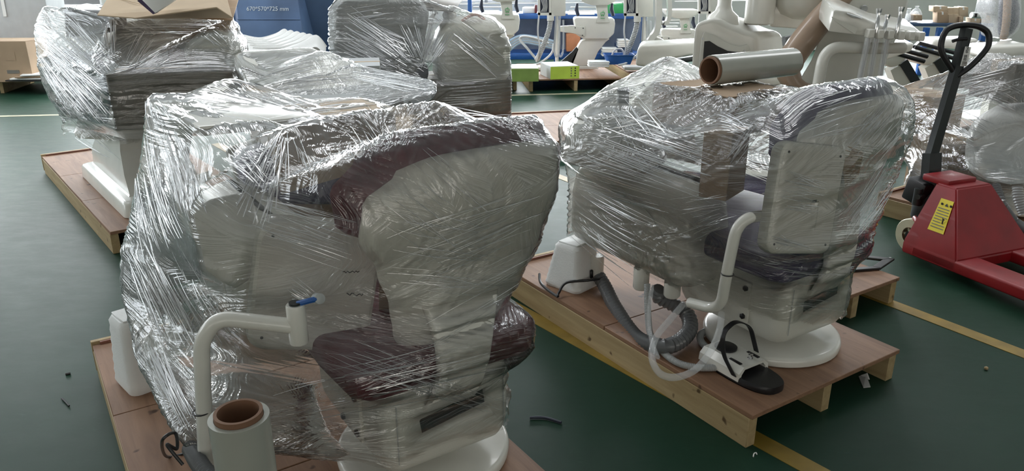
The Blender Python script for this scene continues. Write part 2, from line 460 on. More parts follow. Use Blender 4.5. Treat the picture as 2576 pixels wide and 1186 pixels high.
def window(origin, along, normal, c, w, sill, head, panes=4):
    global nwin
    nwin += 1
    m = MB(); t = .05; d = normal * .05
    def bar(a0, a1, z0, z1, mm):
        o = origin + normal * .1
        mm.prism([o + along * a0 + Vector((0, 0, z0)), o + along * a1 + Vector((0, 0, z0)), o + along * a1 + Vector((0, 0, z1)), o + along * a0 + Vector((0, 0, z1))], d)
    bar(c - w / 2, c + w / 2, sill, sill + t, m); bar(c - w / 2, c + w / 2, head - t, head, m)
    bar(c - w / 2, c - w / 2 + t, sill, head, m); bar(c + w / 2 - t, c + w / 2, sill, head, m)
    bar(c - w / 2, c + w / 2, head - .8, head - .8 + t, m)
    for i in range(1, panes):
        x = c - w / 2 + w * i / panes
        bar(x - t / 2, x + t / 2, sill, head, m)
    win = structure(m.build('window_%d' % nwin, 'winframe', None, False))
    for i in range(panes):
        g = MB(); x0 = c - w / 2 + w * i / panes + t / 2; x1 = c - w / 2 + w * (i + 1) / panes - t / 2
        o = origin + normal * .12
        g.prism([o + along * x0 + Vector((0, 0, sill + t)), o + along * x1 + Vector((0, 0, sill + t)), o + along * x1 + Vector((0, 0, head - t)), o + along * x0 + Vector((0, 0, head - t))], normal * .005)
        g.build('pane', 'glass', win, False)
for c, w in BACK_WIN: window(WALL_O, WU, WN, c, w, SILL, HEAD)
for x in FRONT_FILL: window(Vector((0, -7.5, 0)), Vector((1, 0, 0)), Vector((0, -1, 0)), x, 2.8, 1.05, 3.35, 3)  # frames for the added front fill
for y in LEFT_WIN: window(Vector((LEFT_X, 0, 0)), Vector((0, 1, 0)), Vector((-1, 0, 0)), y, 2.6, 1.05, 3.35, 3)

for x, y in ROOF_FILL:  # unseen frames round the added ceiling fill; the ceiling itself is uncut
    nwin += 1
    m = MB()
    for a in ((x - 2.6, x + 2.6, y - .72, y - .66), (x - 2.6, x + 2.6, y + .66, y + .72), (x - 2.6, x - 2.54, y - .66, y + .66), (x + 2.54, x + 2.6, y - .66, y + .66)):
        m.rbox(*a, 5.10, 5.2)
    structure(m.build('window_%d' % nwin, 'winframe', None, False))
# painted floor lines
def floor_line(n, a, b, w, mat):
    a, b = Vector(a), Vector(b); d = (b - a).normalized(); s = Vector((-d.y, d.x, 0)) * w / 2
    m = MB(); m.prism([a - s, b - s, b + s, a + s], (0, 0, .0022)); o = m.build('trim_%d' % n, mat, None, False)
    structure(o); return o
def line_px(n, p0, p1, ext0, ext1, w, mat):
    a, b = gnd(*p0), gnd(*p1); d = (b - a).normalized()
    return floor_line(n, a - d * ext0, b + d * ext1, w, mat)
line_px(1, (2050, 1186), (1900, 1104), 1.5, 5.5, .075, 'yline')
line_px(2, (2576, 892), (2210, 752), 2.5, 3.0, .075, 'yline')
line_px(3, (0, 293), (130, 290), 2, 2.2, .07, 'paleline')
line_px(4, (1290, 240), (1480, 235), .6, 5, .07, 'paleline')

# ================================================================ PALLETS
DECK = .13
def pallet(label, o, ang, w, l, nplank=2, batten=True, h=DECK):
    t = thing('pallet', label, 'pallet', (o[0], o[1], 0), ang, 'wooden pallets')
    dk = .018; sw = .042
    for i in range(nplank):
        y0 = l * i / nplank + .0015; y1 = l * (i + 1) / nplank - .0015
        m = MB(); m.rbox(0.004, w - .004, y0, y1, h - dk, h, .002, 1); m.build('deck_panel', 'ply', t)
    for x in (sw / 2 + .002, w / 2, w - sw / 2 - .002):
        m = MB(); m.rbox(x - sw / 2, x + sw / 2, .012, l - .012, .0, h - dk - .0005, .002, 1); m.build('stringer', 'pine', t)
    if batten:
        m = MB(); m.rbox(0, w, l + .0005, l + .022, .02, h + .012, .002, 1); m.build('end_board', 'pine', t)
        m = MB(); m.rbox(.03, w - .03, l - .012, l - .0005, h + .0005, h + .011, .001, 1); m.build('end_strip', 'redply', t)
    return t
ang1, ang2 = R(33.5), R(32.7)
O_P1 = (-.655, 1.127); O_P2 = (.769, 2.072); O_P3 = (-2.161, 3.814)
pal1 = pallet('wooden pallet under the maroon dental chair, nearest the camera', O_P1, ang1, 1.0, 1.70, 3)
pal2 = pallet('wooden pallet with the foot pedal and grey hoses on its deck', O_P2, ang2, .82, 1.50, 2)
pal3 = pallet('wooden pallet under the white stepped base by the bare floor at left', O_P3, R(38.8), .9, 2.15, 3)
pal4 = pallet('wooden pallet behind the maroon chair bundle, mostly hidden', (-1.127, 5.63), R(14), 2.1, 1.2, 2)
pal5 = pallet('small pallet hidden behind the front maroon chair bundle', (-1.077, 3.126), R(33.5), .85, 1.0, 2, False)
pal6 = pallet('wooden pallet carrying a black frame plate behind the purple chair', (1.269, 2.868), ang2, .62, 1.5, 2, False)
pal7 = pallet('wooden pallet beside the red pallet jack', (3.13, 3.26), R(33.5), .9, 1.5, 2)

# ================================================================ DENTAL CHAIR
def interp(tab, x):
    for (x0, y0), (x1, y1) in zip(tab[:-1], tab[1:]):
        if x <= x1:
            t = max(0, (x - x0) / (x1 - x0)); t = t * t * (3 - 2 * t); return y0 + (y1 - y0) * t
    return tab[-1][1]
def back_slab(m, zr, left, right, ycen, curve, th, n=16, nz=26, zcurve=0.0):
    """curved upholstered / moulded slab: rows in z, columns in x, thickness towards +y"""
    front, back = [], []
    for i in range(nz + 1):
        f = i / nz
        z = zr[0] + (zr[1] - zr[0]) * f
        x0, x1 = interp(left, z), interp(right, z)
        e = 1.0
        edge = min(f, 1 - f) / .08
        if edge < 1: e = math.sqrt(max(0.02, 1 - (1 - edge) ** 2))
        fr, bk = [], []
        for k in range(n + 1):
            g = k / n; x = x0 + (x1 - x0) * g
            y = interp(ycen, z) + curve * (2 * g - 1) ** 2
            ed = min(g, 1 - g) / .1
            ee = e * (1.0 if ed >= 1 else math.sqrt(max(.02, 1 - (1 - ed) ** 2)))
            zz = z + zcurve * (1 - (2 * g - 1) ** 2) * f
            fr.append(Vector((x, y + th * .5 * (1 - ee), zz))); bk.append(Vector((x, y + th - th * .5 * (1 - ee), zz)))
        front.append(fr); back.append(bk)
    rings = [front[i] + back[i][::-1] for i in range(nz + 1)]
    m.loft(rings, True)
def dental_chair(label, O, ang, leather, tube_pts, socket, tray_rect, sidebox):
    t = thing('dental_chair', label, 'dental chair', (O[0], O[1], DECK), ang)
    m = MB(); m.lathe([(.10, .0), (.245, .0), (.252, .006), (.254, .022), (.25, .034), (.24, .040), (.06, .043)], 56); m.build('base_disc', 'white', t)
    m = MB(); m.lathe([(.11, .043), (.10, .055), (.10, .10)], 32); m.build('swivel_neck', 'cream', t)
    # moulded lower body with a real slot cut in its end face
    m = MB()
    rings = []
    for z, ins in ((.078, .075), (.084, .050), (.098, .024), (.125, .008), (.16, .0), (.28, .0), (.322, .006), (.342, .022), (.349, .045)):
        w, d = .39 - ins * 1.2, .52 - ins * 1.6
        rings.append([(x - .005, y + .065, z) for x, y in rrect(w, d, max(.02, .05 - ins * .2), 5)])
    m.loft(rings); body = m.build('lower_body', 'cream', t)
    c = MB(); c.box((.0, -.20, .238), (.20, .16, .05), Matrix.Rotation(R(-8), 3, 'Y'), .004, 1); cut = c.build('cut', 'black')
    bo = body.modifiers.new('slot', 'BOOLEAN'); bo.operation = 'DIFFERENCE'; bo.solver = 'EXACT'
    # cut in the body's own space: bring the cutter there, apply, remove it
    cut.matrix_world = mw(t); body.parent = None; body.matrix_world = mw(t)
    bo.object = cut; bpy.context.view_layer.update()
    ev = body.evaluated_get(bpy.context.evaluated_depsgraph_get()); me2 = bpy.data.meshes.new_from_object(ev)
    body.modifiers.clear(); body.data = me2
    me2.materials.clear(); me2.materials.append(M['cream'])
    body.matrix_world = Matrix(); body.parent = t
    bpy.data.objects.remove(cut, do_unlink=True)
    m = MB(); m.box((.0, -.153, .238), (.196, .07, .047), Matrix.Rotation(R(-8), 3, 'Y')); m.build('slot_shade', 'black', t)  # black block in the slot, stands in for the shade of the recess
    m = MB()
    m.bm.free()
    for x in (-.166, .156):
        m = MB(); m.tube([(x, -.1962, .135), (x, -.1967, .17), (x, -.1967, .31)], .0014, 5); m.build('seam', 'grey_pl', t)
    # bolt-on bracket at the side of the body
    m = MB(); m.box((-.204, .02, .21), (.012, .14, .16), None, .005, 2); br = m.build('side_bracket', 'cream', t)
    for y in (-.03, .07):
        for z in (.155, .265):
            b = MB(); b.lathe([(.011, 0), (.011, .006), (.006, .009)], 6, (-.210, y, z), Matrix.Rotation(R(-90), 3, 'Y')); b.build('bolt', 'black', br)
    # seat cushion
    m = MB()
    rings = []
    for y, w, z0, z1 in ((-.205, .44, .353, .40), (-.197, .50, .350, .42), (-.165, .56, .350, .436), (0, .58, .351, .44), (.3, .56, .351, .455), (.5, .50, .36, .46), (.56, .40, .37, .45)):
        rings.append([(x + .0, y, (z0 + z1) / 2 + zz) for x, zz in rrect(w, z1 - z0, (z1 - z0) * .38, 4)])
    m.loft(rings); m.build('seat_cushion', leather, t)
    # curved link arm from the slot up to the backrest
    m = MB()
    rings = []
    for y, z, w, th, cx in ((-.135, .255, .15, .022, -.02), (-.175, .262, .15, .022, -.02), (-.208, .285, .150, .022, -.015), (-.222, .33, .150, .024, .0),
                        (-.228, .39, .152, .026, .015), (-.222, .45, .165, .03, .022), (-.205, .51, .19, .03, .03), (-.185, .56, .22, .03, .035)):
        ty = Vector((0, 0, 0))
        rings.append([(cx + x, y + yy, z + zz) for x, yy, zz in
                      [(a, b * (1.0 if z > .3 else .35), b * (0.0 if z > .3 else .9)) for a, b in rrect(w, th, th * .4, 3)]])
    m.loft(rings); m.build('link_arm', 'white', t)
    # backrest shell and cushion
    L = [(.40, -.10), (.47, -.125), (.56, -.14), (.66, -.17), (.76, -.215), (.84, -.20), (.90, -.12), (.945, -.02)]
    Rr = [(.40, .15), (.47, .20), (.56, .255), (.66, .31), (.80, .355), (.90, .365), (.945, .33)]
    yc = [(.38, -.165), (.6, -.205), (.8, -.225), (.98, -.205)]
    m = MB(); back_slab(m, (.40, .925), L, Rr, yc, .045, .045, 18, 30, .018); m.build('backrest_shell', 'white', t)
    L2 = [(.40, -.03), (.5, -.07), (.62, -.09), (.70, -.14), (.78, -.245), (.86, -.25), (.93, -.18), (.985, -.06)]
    R2 = [(.40, .10), (.56, .23), (.66, .30), (.80, .355), (.93, .37), (.985, .33)]
    yc2 = [(.38, -.115), (.6, -.158), (.8, -.178), (.98, -.165)]
    m = MB(); back_slab(m, (.42, .975), L2, R2, yc2, .045, .085, 16, 28, .012); m.build('backrest_cushion', leather, t)
    # instrument arm of bent tube, socket and tray
    m = MB(); m.tube(fillet([loc_in(t, p) for p in tube_pts], .075, 10), .0185, 18); arm = m.build('tray_arm', 'white', t)
    p = loc_in(t, socket)
    m = MB(); m.lathe([(.010, .05), (.021, .05), (.0225, .047), (.0225, -.047), (.021, -.05), (.010, -.05)], 22, p); m.build('arm_socket', 'white', arm)
    m = MB(); m.lathe([(.0, .0505), (.015, .0505), (.015, .056), (.0, .056)], 16, p, cap=False); m.build('socket_cap', 'steel', arm)
    q = tube_pts[-3] if len(tube_pts) > 3 else tube_pts[-1]
    return t, arm
def tray_box(t, arm, corners, depth, r, top_slope=None):
    """instrument tray turned on edge: rounded front panel, box behind; corners = bottom-left, bottom-right, top-right, top-left (world)"""
    P = [loc_in(t, c) for c in corners]
    ex = (P[1] - P[0]); ez = (P[3] - P[0]); w, h = ex.length, ez.length; ex.normalize(); ez = (ez - ex * ez.dot(ex)).normalized(); n = ex.cross(ez).normalized()
    cen = sum(P, Vector()) / 4
    to_cam = loc_in(t, cam.location) - cen
    if n.dot(to_cam) > 0: n = -n
    def ring(s, off, sh=0): return [cen + ex * x * s + ez * (z * s + sh) + n * off for x, z in rrect(w, h, r, 7)]
    m = MB(); m.loft([ring(.955, 0), ring(.985, .003), ring(1.0, .012), ring(1.0, depth * .5), ring(.98, depth * .85), ring(.90, depth)]); tr = m.build('tray', 'cream', arm)
    m = MB(); m.loft([ring(.93, -.0015), ring(.93, .004)]); m.build('tray_cover', 'white', arm)
    for sx, sz in ((-1, -1), (1, -1), (1, 1), (-1, 1)):
        b = MB()
        c = cen + ex * sx * (w / 2 - r * .55) * .93 + ez * sz * (h / 2 - r * .55) * .93 - n * .0015
        b.lathe([(.004, -.0008), (.004, .002)], 8, c, (-n).to_track_quat('Z', 'Y').to_matrix())
        b.build('screw', 'steel', arm)
def side_box(t, near, ang_off, w, l, z0, z1, tilt=0.0, mat='white'):
    """the big rounded cuspidor cabinet lying along the pallet (near corner in world, bottom)"""
    p = loc_in(t, near)
    m = MB(); rings = []
    h = z1 - z0
    for f, ins in ((0, .05), (.02, .028), (.06, .010), (.14, 0), (.55, .0), (.78, .012), (.92, .035), (1.0, .085)):
        rings.append([(p.x + w / 2 + x, p.y + l / 2 + y, z0 - DECK + h * f) for x, y in rrect(w - 2 * ins, l - 2 * ins, .055, 5)])
    m.loft(rings); sb = m.build('side_cabinet', mat, t)
    # raised crescent moulding on the outer face
    pts = [(p.x - .002, p.y + .08 + .30 * (1 - math.cos(a)) , z0 - DECK + h * (.18 + .55 * math.sin(a))) for a in [R(x) for x in range(8, 92, 7)]]
    m = MB(); m.tube(pts, .005, 6); m.build('moulding', 'cream', sb)
    return sb

# --- the maroon chair on the front pallet
O1 = (-.263, 1.898)
tubes1 = [at(745, 822, 1.60), at(548, 800, 1.56), at(506, 858, 1.55), at(520, 1200, 1.56)]
ch1, arm1 = dental_chair('maroon dental chair under film with a bent white tray arm, on the nearest pallet', O1, ang1, 'maroon', tubes1, at(748, 815, 1.60), None, None)
tray_box(ch1, arm1, [at(640, 888, 1.72), at(945, 888, 1.84), at(945, 560, 1.86), at(632, 560, 1.74)], .10, .05)
sb1 = side_box(ch1, at(592, 770, 1.95), 0, .26, .55, .44, .82, mat='cream')
m = MB()   # blue hose end and clips poking from the socket
m.tube(smooth_path([loc_in(ch1, at(748, 765, 1.6)), loc_in(ch1, at(775, 758, 1.6)), loc_in(ch1, at(800, 752, 1.61))], 6), .007, 8); m.build('hose_end', 'bluesteel', arm1)
m = MB(); m.lathe([(.006, -.018), (.013, -.015), (.013, .015), (.006, .018)], 12, loc_in(ch1, at(800, 752, 1.62)), Matrix.Rotation(R(70), 3, 'X')); m.build('hose_collar', 'grey_pl', arm1)
m = MB()
m.tube([loc_in(ch1, p) + Vector((math.cos(a) * .0197, math.sin(a) * .0197, 0)) for a in [2 * math.pi * k / 20 for k in range(20)] for p in [at(507, 1036, 1.552)]], .0018, 6, closed=True); m.build('cable_tie', 'black', arm1)
# handwriting marks on the tray
for (u, v) in ((880, 686), (890, 741), (870, 842)):
    pr = [loc_in(ch1, at(u + d * 4.2 - 18, v + random.uniform(-4, 4), 1.80)) for d in range(11)]
    m = MB(); m.tube(pr, .0014, 5); m.build('pen_mark', 'print', arm1)

# --- the purple chair
O2 = (1.0, 2.62)
tubes2 = [at(2035, 543, 2.30), at(1858, 545, 2.24), at(1828, 690, 2.24), at(1812, 782, 2.30), at(1735, 762, 2.42)]
ch2, arm2 = dental_chair('purple dental chair under film with an S-bent tray arm, beside the grey hoses', O2, ang2, 'purple', tubes2, at(2037, 543, 2.30), None, None)
tray_box(ch2, arm2, [at(1948, 640, 2.20), at(2108, 640, 2.33), at(2121, 360, 2.36), at(1936, 360, 2.22)], .05, .04)
sb2 = side_box(ch2, (.627, 2.516, .36), 0, .24, .72, .35, .75)
m = MB()
m.tube([loc_in(ch2, at(1830, 690, 2.24)) + Vector((math.cos(a) * .0197, math.sin(a) * .0197, 0)) for a in [2 * math.pi * k / 20 for k in range(20)]], .0018, 6, closed=True); m.build('cable_tie', 'black', arm2)
m = MB(); m.box(loc_in(ch2, at(2037, 500, 2.305)), (.016, .012, .05), Matrix.Rotation(.3, 3, 'Y'), .003, 1); m.build('hose_end', 'black', arm2)
for (u, v, Y) in ((1500, 690, 3.1), (1612, 722, 2.75), (1690, 742, 2.62)):
    m = MB(); p = loc_in(ch2, at(u, v, Y)); m.lathe([(.028, .09), (.032, .08), (.032, .0), (.026, -.008)], 18, p); m.build('outlet_pipe', 'white', sb2)

# ================================================================ STRETCH FILM
NZ = 256
_rs = np.random.RandomState(3)
_LAT = _rs.rand(NZ, NZ)
def noise2(x, y, seed=0):
    x = x + seed * 17.31; y = y + seed * 9.77
    xi = np.floor(x).astype(int); yi = np.floor(y).astype(int); fx = x - xi; fy = y - yi
    fx = fx * fx * (3 - 2 * fx); fy = fy * fy * (3 - 2 * fy)
    g = lambda a, b: _LAT[a % NZ, b % NZ]
    return (g(xi, yi) * (1 - fx) + g(xi + 1, yi) * fx) * (1 - fy) + (g(xi, yi + 1) * (1 - fx) + g(xi + 1, yi + 1) * fx) * fy
def hull(P):
    P = P[np.lexsort((P[:, 1], P[:, 0]))]
    def half(Q):
        h = []
        for p in Q:
            while len(h) >= 2 and (h[-1][0] - h[-2][0]) * (p[1] - h[-2][1]) - (h[-1][1] - h[-2][1]) * (p[0] - h[-2][0]) <= 0: h.pop()
            h.append(p)
        return h
    a = half(P); b = half(P[::-1]); return np.array(a[:-1] + b[:-1])
def polar(H, c, th):
    d = np.stack([np.cos(th), np.sin(th)], 1); r = np.full(len(th), 1e9)
    Q = H - c; n = len(Q)
    for i in range(n):
        a, b = Q[i], Q[(i + 1) % n]; e = b - a
        nx, ny = e[1], -e[0]; k = nx * a[0] + ny * a[1]
        dd = d[:, 0] * nx + d[:, 1] * ny
        ok = dd > 1e-9
        r = np.where(ok, np.minimum(r, np.where(ok, k / np.where(ok, dd, 1), 1e9)), r)
    return np.clip(r, .004, 3)
LOOSE_PARTS = ('tray_arm', 'arm_socket', 'socket_cap', 'hose_end', 'hose_collar', 'cable_tie', 'base_disc', 'swivel_neck', 'outlet_pipe')   # left outside the film
def world_points(roots, step=1):
    out = []
    kids = {}
    for o in bpy.data.objects: kids.setdefault(o.parent, []).append(o)
    def walk(o, T):
        if o.type == 'MESH' and not o.name.startswith(LOOSE_PARTS):
            co = np.empty(len(o.data.vertices) * 3); o.data.vertices.foreach_get('co', co); co = co.reshape(-1, 3)
            ed = np.empty(len(o.data.edges) * 2, dtype=np.int32); o.data.edges.foreach_get('vertices', ed); ed = ed.reshape(-1, 2)
            ea, eb = co[ed[:, 0]], co[ed[:, 1]]; ln = np.linalg.norm(eb - ea, axis=1); big = ln > .02
            ex_ = [co]
            for k in range(1, 12):
                s_ = big & (ln > .02 * k * .8); ex_.append(ea[s_] + (eb[s_] - ea[s_]) * (k / 12))
            for k in range(1, 12):
                s_ = big & (ln > .25); ex_.append(ea[s_] + (eb[s_] - ea[s_]) * ((k - .5) / 12))
            co = np.concatenate(ex_)
            A = np.array(T); out.append(co @ A[:3, :3].T + A[:3, 3])
        for c in kids.get(o, []): walk(c, T)
    for r_ in roots: walk(r_, mw(r_))
    return np.concatenate(out)
def gauss(a, s, axis, wrap=False):
    k = int(3 * s) + 1; w = np.exp(-.5 * (np.arange(-k, k + 1) / max(s, 1e-6)) ** 2); w /= w.sum()
    pad = [(0, 0)] * a.ndim; pad[axis] = (k, k)
    b = np.pad(a, pad, mode='wrap' if wrap else 'edge')
    return np.apply_along_axis(lambda v: np.convolve(v, w, 'valid'), axis, b)
def project(P):
    z = P[:, 2] - CAMH; fy = P[:, 1] * CP - z * SP; up = P[:, 1] * SP + z * CP
    return np.stack([1288 + FPX * P[:, 0] / fy, 593 - FPX * up / fy], 1), fy
def stretch_film(label, roots, anchors, z0, z1, combs=(), hd=.10, hu=.22, sd=.30, su=.75, off=.006, seed=1, nth=420, dz=.009, amp=.0035, low=None, nstray=0, smooth=2.2, slope=.42):
    P = world_points(roots)
    if len(P) > 40000: P = P[::max(1, len(P) // 40000)]
    ap = []
    for a in anchors:
        if isinstance(a, list):
            pl = smooth_path([at(*q) for q in a], 10); ap += [list(q) for q in pl]
        else: ap.append(list(at(*a)))
    A = np.array(ap).reshape(-1, 3)
    P = np.concatenate([P, A]); P = P[P[:, 2] < z1 + .002]
    zs = np.arange(z0, z1 + 1e-6, dz); C0 = hull(P[:, :2]).mean(0)
    # the angle starts behind the bundle so that the seam of the sheet is out of sight
    th0 = math.atan2(C0[1], C0[0]); th = th0 + np.arange(nth) * 2 * math.pi / nth
    cs, rr = [], []
    for z in zs:
        d = P[:, 2] - z
        k = np.where(d >= 0, sd * (d / hd) ** 1.2, su * (-d / hu) ** 1.2)
        sel = ((d >= 0) & (d <= hd)) | ((d < 0) & (-d <= hu))
        if sel.sum() < 3: sel = np.argsort(np.abs(d))[:12]
        Q = C0 + (P[sel][:, :2] - C0) * (1 - np.clip(k[sel], 0, .97))[:, None]
        H = hull(Q) if len(Q) > 3 else Q
        c = H.mean(0); cs.append(c); rr.append((H, c))
    cs = gauss(np.array(cs), 3, 0)
    rad = np.array([polar(H if len(H) >= 3 else H + np.array([[0, 0]]), c, th) for (H, _), c in zip(rr, cs)])
    rad = np.where(rad > 2.5, .02, rad)
    raw = rad
    rad = np.maximum(gauss(gauss(rad, smooth, 0), 1.1, 1, True), gauss(raw, .7, 1, True)) + off
    # the sheet lies over the top like a tent: cone envelope over everything that sticks up
    tp = P[P[:, 2] > z0 + .25 * (z1 - z0)]
    if len(tp) > 2500: tp = tp[np.random.RandomState(5).permutation(len(tp))[:2500]]
    tp = np.concatenate([tp, A, P[np.argsort(-P[:, 2])[:60]]])
    def env(xy):
        out = np.empty(len(xy))
        for a in range(0, len(xy), 1500):
            d = np.sqrt(((xy[a:a + 1500, None, :] - tp[None, :, :2]) ** 2).sum(-1))
            out[a:a + 1500] = (tp[None, :, 2] - slope * d).max(1)
        return out
    J = np.arange(nth)
    def ring_at(zt):
        g = np.clip((zt - zs[0]) / dz, 0, len(zs) - 1.001); k0 = g.astype(int); f = g - k0
        r = rad[k0, J] * (1 - f) + rad[k0 + 1, J] * f; c = cs[k0] * (1 - f)[:, None] + cs[k0 + 1] * f[:, None]
        return r, c
    zt = np.full(nth, z0 + .8 * (z1 - z0))
    for _ in range(4):
        r, c = ring_at(zt); e = env(c + np.stack([np.cos(th), np.sin(th)], 1) * r[:, None])
        zt = gauss(np.clip(e, z0 + .3 * (z1 - z0), z1 - .004), 3.0, 0, True)
    nside, ncap = len(zs), 46
    rl, zl, cl = [], [], []
    for i in range(nside):
        zz_ = z0 + (zt - z0) * i / (nside - 1); r, c = ring_at(zz_); rl.append(r); zl.append(zz_); cl.append(c)
    rtop, ctop = rl[-1], cl[-1]; edge = ctop + np.stack([np.cos(th), np.sin(th)], 1) * rtop[:, None]; mid = edge.mean(0)
    for i in range(1, ncap + 1):
        f = 1 - (i / (ncap + .3)) ** 1.15
        xy = mid + (edge - mid) * f; e = np.minimum(env(xy), z1)
        d_ = xy - mid; rl.append(np.linalg.norm(d_, axis=1)); cl.append(np.repeat(mid[None], nth, 0)); zl.append(e)
    rad = np.array(rl); zz = np.array(zl); cc = np.array(cl)
    zc = gauss(gauss(zz[nside - 2:], 1.2, 0), 2.0, 1, True); wgt = np.clip(np.arange(len(zc)) / 4., 0, 1)[:, None]
    zz[nside - 2:] = np.maximum(zz[nside - 2:] * (1 - wgt) + zc * wgt, zz[nside - 2:] - .01) + .004
    capdir = (edge - mid) / np.maximum(np.linalg.norm(edge - mid, axis=1, keepdims=True), 1e-6)
    DX = np.repeat(np.cos(th)[None], len(rad), 0); DY = np.repeat(np.sin(th)[None], len(rad), 0)
    DX[nside:] = capdir[:, 0]; DY[nside:] = capdir[:, 1]
    zs = np.arange(nside)
    nr = rad.shape[0]
    s = (np.arange(nth) * 2 * math.pi / nth)[None, :] * .5; S = np.repeat(s, nr, 0)
    # path length up the sheet as second coordinate
    X = cc[..., 0] + rad * DX; Y = cc[..., 1] + rad * DY
    dl = np.sqrt(np.diff(X, axis=0) ** 2 + np.diff(Y, axis=0) ** 2 + np.diff(zz, axis=0) ** 2).mean(1)
    T = np.repeat(np.concatenate([[0], np.cumsum(dl)])[:, None], nth, 1)
    # pulled ridges: long straight pleats in a few directions, different by region
    disp = np.zeros_like(rad)
    for k in range(5):
        a = R((12, -20, 62, -55, 84)[k] + seed * 7 % 13)
        q = -S * math.sin(a) + T * math.cos(a); p = S * math.cos(a) + T * math.sin(a)
        mask = np.clip((noise2(S * 3.1, T * 3.1, seed * 5 + k) - .45) * 5, 0, 1)
        n = noise2(q * (38 + 9 * k), p * 2.0, seed * 3 + k)
        ridge = 1 - np.abs(2 * n - 1); ridge = ridge ** 3
        disp += amp * mask * ridge
    disp += .006 * noise2(S * 8, T * 8, seed) + .0022 * noise2(S * 34, T * 34, seed + 9)
    capf = np.clip((np.arange(nr) - nside + 3) / 4., 0, 1)[:, None]
    rad = rad + disp * (1 - capf); zz = zz + disp * capf
    X = cc[..., 0] + rad * DX; Y = cc[..., 1] + rad * DY
    G = np.stack([X, Y, zz], -1); V = G.reshape(-1, 3)
    i = np.arange(nr - 1)[:, None]; j = np.arange(nth - 1)[None, :]
    j2 = np.arange(nth)[None, :]
    q = np.stack([i * nth + j2, i * nth + (j2 + 1) % nth, (i + 1) * nth + (j2 + 1) % nth, (i + 1) * nth + j2], -1).reshape(-1, 4)
    # ragged lower edge
    if low is not None:
        fz = V[q].mean(1); edge = low(fz) + .05 * (noise2(np.arctan2(fz[:, 1] - C0[1], fz[:, 0] - C0[0]) * 9 + 40, fz[:, 2] * 0 + seed, seed) - .5)
        q = q[fz[:, 2] > edge]
    me = bpy.data.meshes.new('stretch_film')
    used = np.unique(q); mp = -np.ones(len(V), int); mp[used] = np.arange(len(used)); q2 = mp[q]; V2 = V[used]
    me.vertices.add(len(V2)); me.vertices.foreach_set('co', V2.ravel())
    me.loops.add(q2.size); me.loops.foreach_set('vertex_index', q2.ravel())
    me.polygons.add(len(q2)); me.polygons.foreach_set('loop_start', np.arange(0, q2.size, 4)); me.polygons.foreach_set('loop_total', np.full(len(q2), 4))
    me.polygons.foreach_set('use_smooth', np.ones(len(q2), bool))
    uvl = me.uv_layers.new(name='UVMap'); UV = np.stack([S.ravel(), T.ravel()], 1)
    uvl.data.foreach_set('uv', UV[q].reshape(-1, 2).ravel().astype(np.float32))
    me.update(); me.validate()
    root = obj('stretch_film', me, M['film']); tag(root, label, 'plastic film', 'stretch film around the packed chairs')
    # gathered strands: thin pleats standing on the sheet
    nrm = np.cross(np.roll(G, -1, 1) - np.roll(G, 1, 1), np.gradient(G, axis=0)); nl = np.linalg.norm(nrm, axis=-1, keepdims=True); nrm = nrm / np.maximum(nl, 1e-9)
    sub = G[::2, ::2].reshape(-1, 3); sn = nrm[::2, ::2].reshape(-1, 3)
    view = sub - np.array([0, 0, CAMH]); facing = (sn * view).sum(1) < .02
    fp, fn = sub[facing], sn[facing]; fpx, _ = project(fp)
    rs = np.random.RandomState(seed + 40)
    m = MB()
    def strand(pts, nr_, w):
        n = len(pts); rings = []
        for a in range(n):
            f = a / (n - 1); ww = w * (math.sin(math.pi * min(1, max(0, .06 + .88 * f))) ** .6)
            p = Vector(pts[a]); t_ = Vector(pts[min(a + 1, n - 1)]) - Vector(pts[max(a - 1, 0)]); nv = Vector(nr_[a]); sd_ = t_.cross(nv)
            sd_ = sd_.normalized() if sd_.length > 1e-9 else Vector((1, 0, 0))
            rings.append([p + sd_ * ww * math.cos(x) + nv * ww * math.sin(x) for x in (0, 1.257, 2.513, 3.770, 5.027)])
        m.loft(rings, False)
    def lookup(px):
        d = ((fpx - np.asarray(px)[None]) ** 2).sum(1); k = d.argmin()
        return k if d[k] < 14 ** 2 else -1
    for (au, av), (bu, bv), n, sa, sb, wd in combs:
        dx, dy = bu - au, bv - av; L = math.hypot(dx, dy); px_, py_ = -dy / L, dx / L
        for _ in range(n):
            o = rs.uniform(-1, 1); o2 = o + rs.uniform(-.12, .12)
            f0, f1 = sorted(rs.rand(2) * [.5, .5] + [0, .5])
            pa = np.array([au + px_ * o * sa, av + py_ * o * sa]); pb = np.array([bu + px_ * o2 * sb, bv + py_ * o2 * sb])
            ns = max(3, int(L * (f1 - f0) / 70) + 2); idx = []
            for f in np.linspace(f0, f1, ns):
                k = lookup(pa + (pb - pa) * f)
                if k < 0: break
                idx.append(k)
            if len(idx) < 3: continue
            pts = fp[idx].copy(); nn = fn[idx]
            for _s in range(2): pts[1:-1] = np.maximum(0, 1) * (.25 * pts[:-2] + .5 * pts[1:-1] + .25 * pts[2:])
            sp = smooth_path([Vector(x) for x in pts], 3); nnv = Vector(nn.mean(0)).normalized()
            strand([p_ + nnv * (.003 + .004 * math.sin(math.pi * i_ / (len(sp) - 1))) for i_, p_ in enumerate(sp)], [nnv] * len(sp), wd * 1.15 * rs.uniform(.4, 1.3))
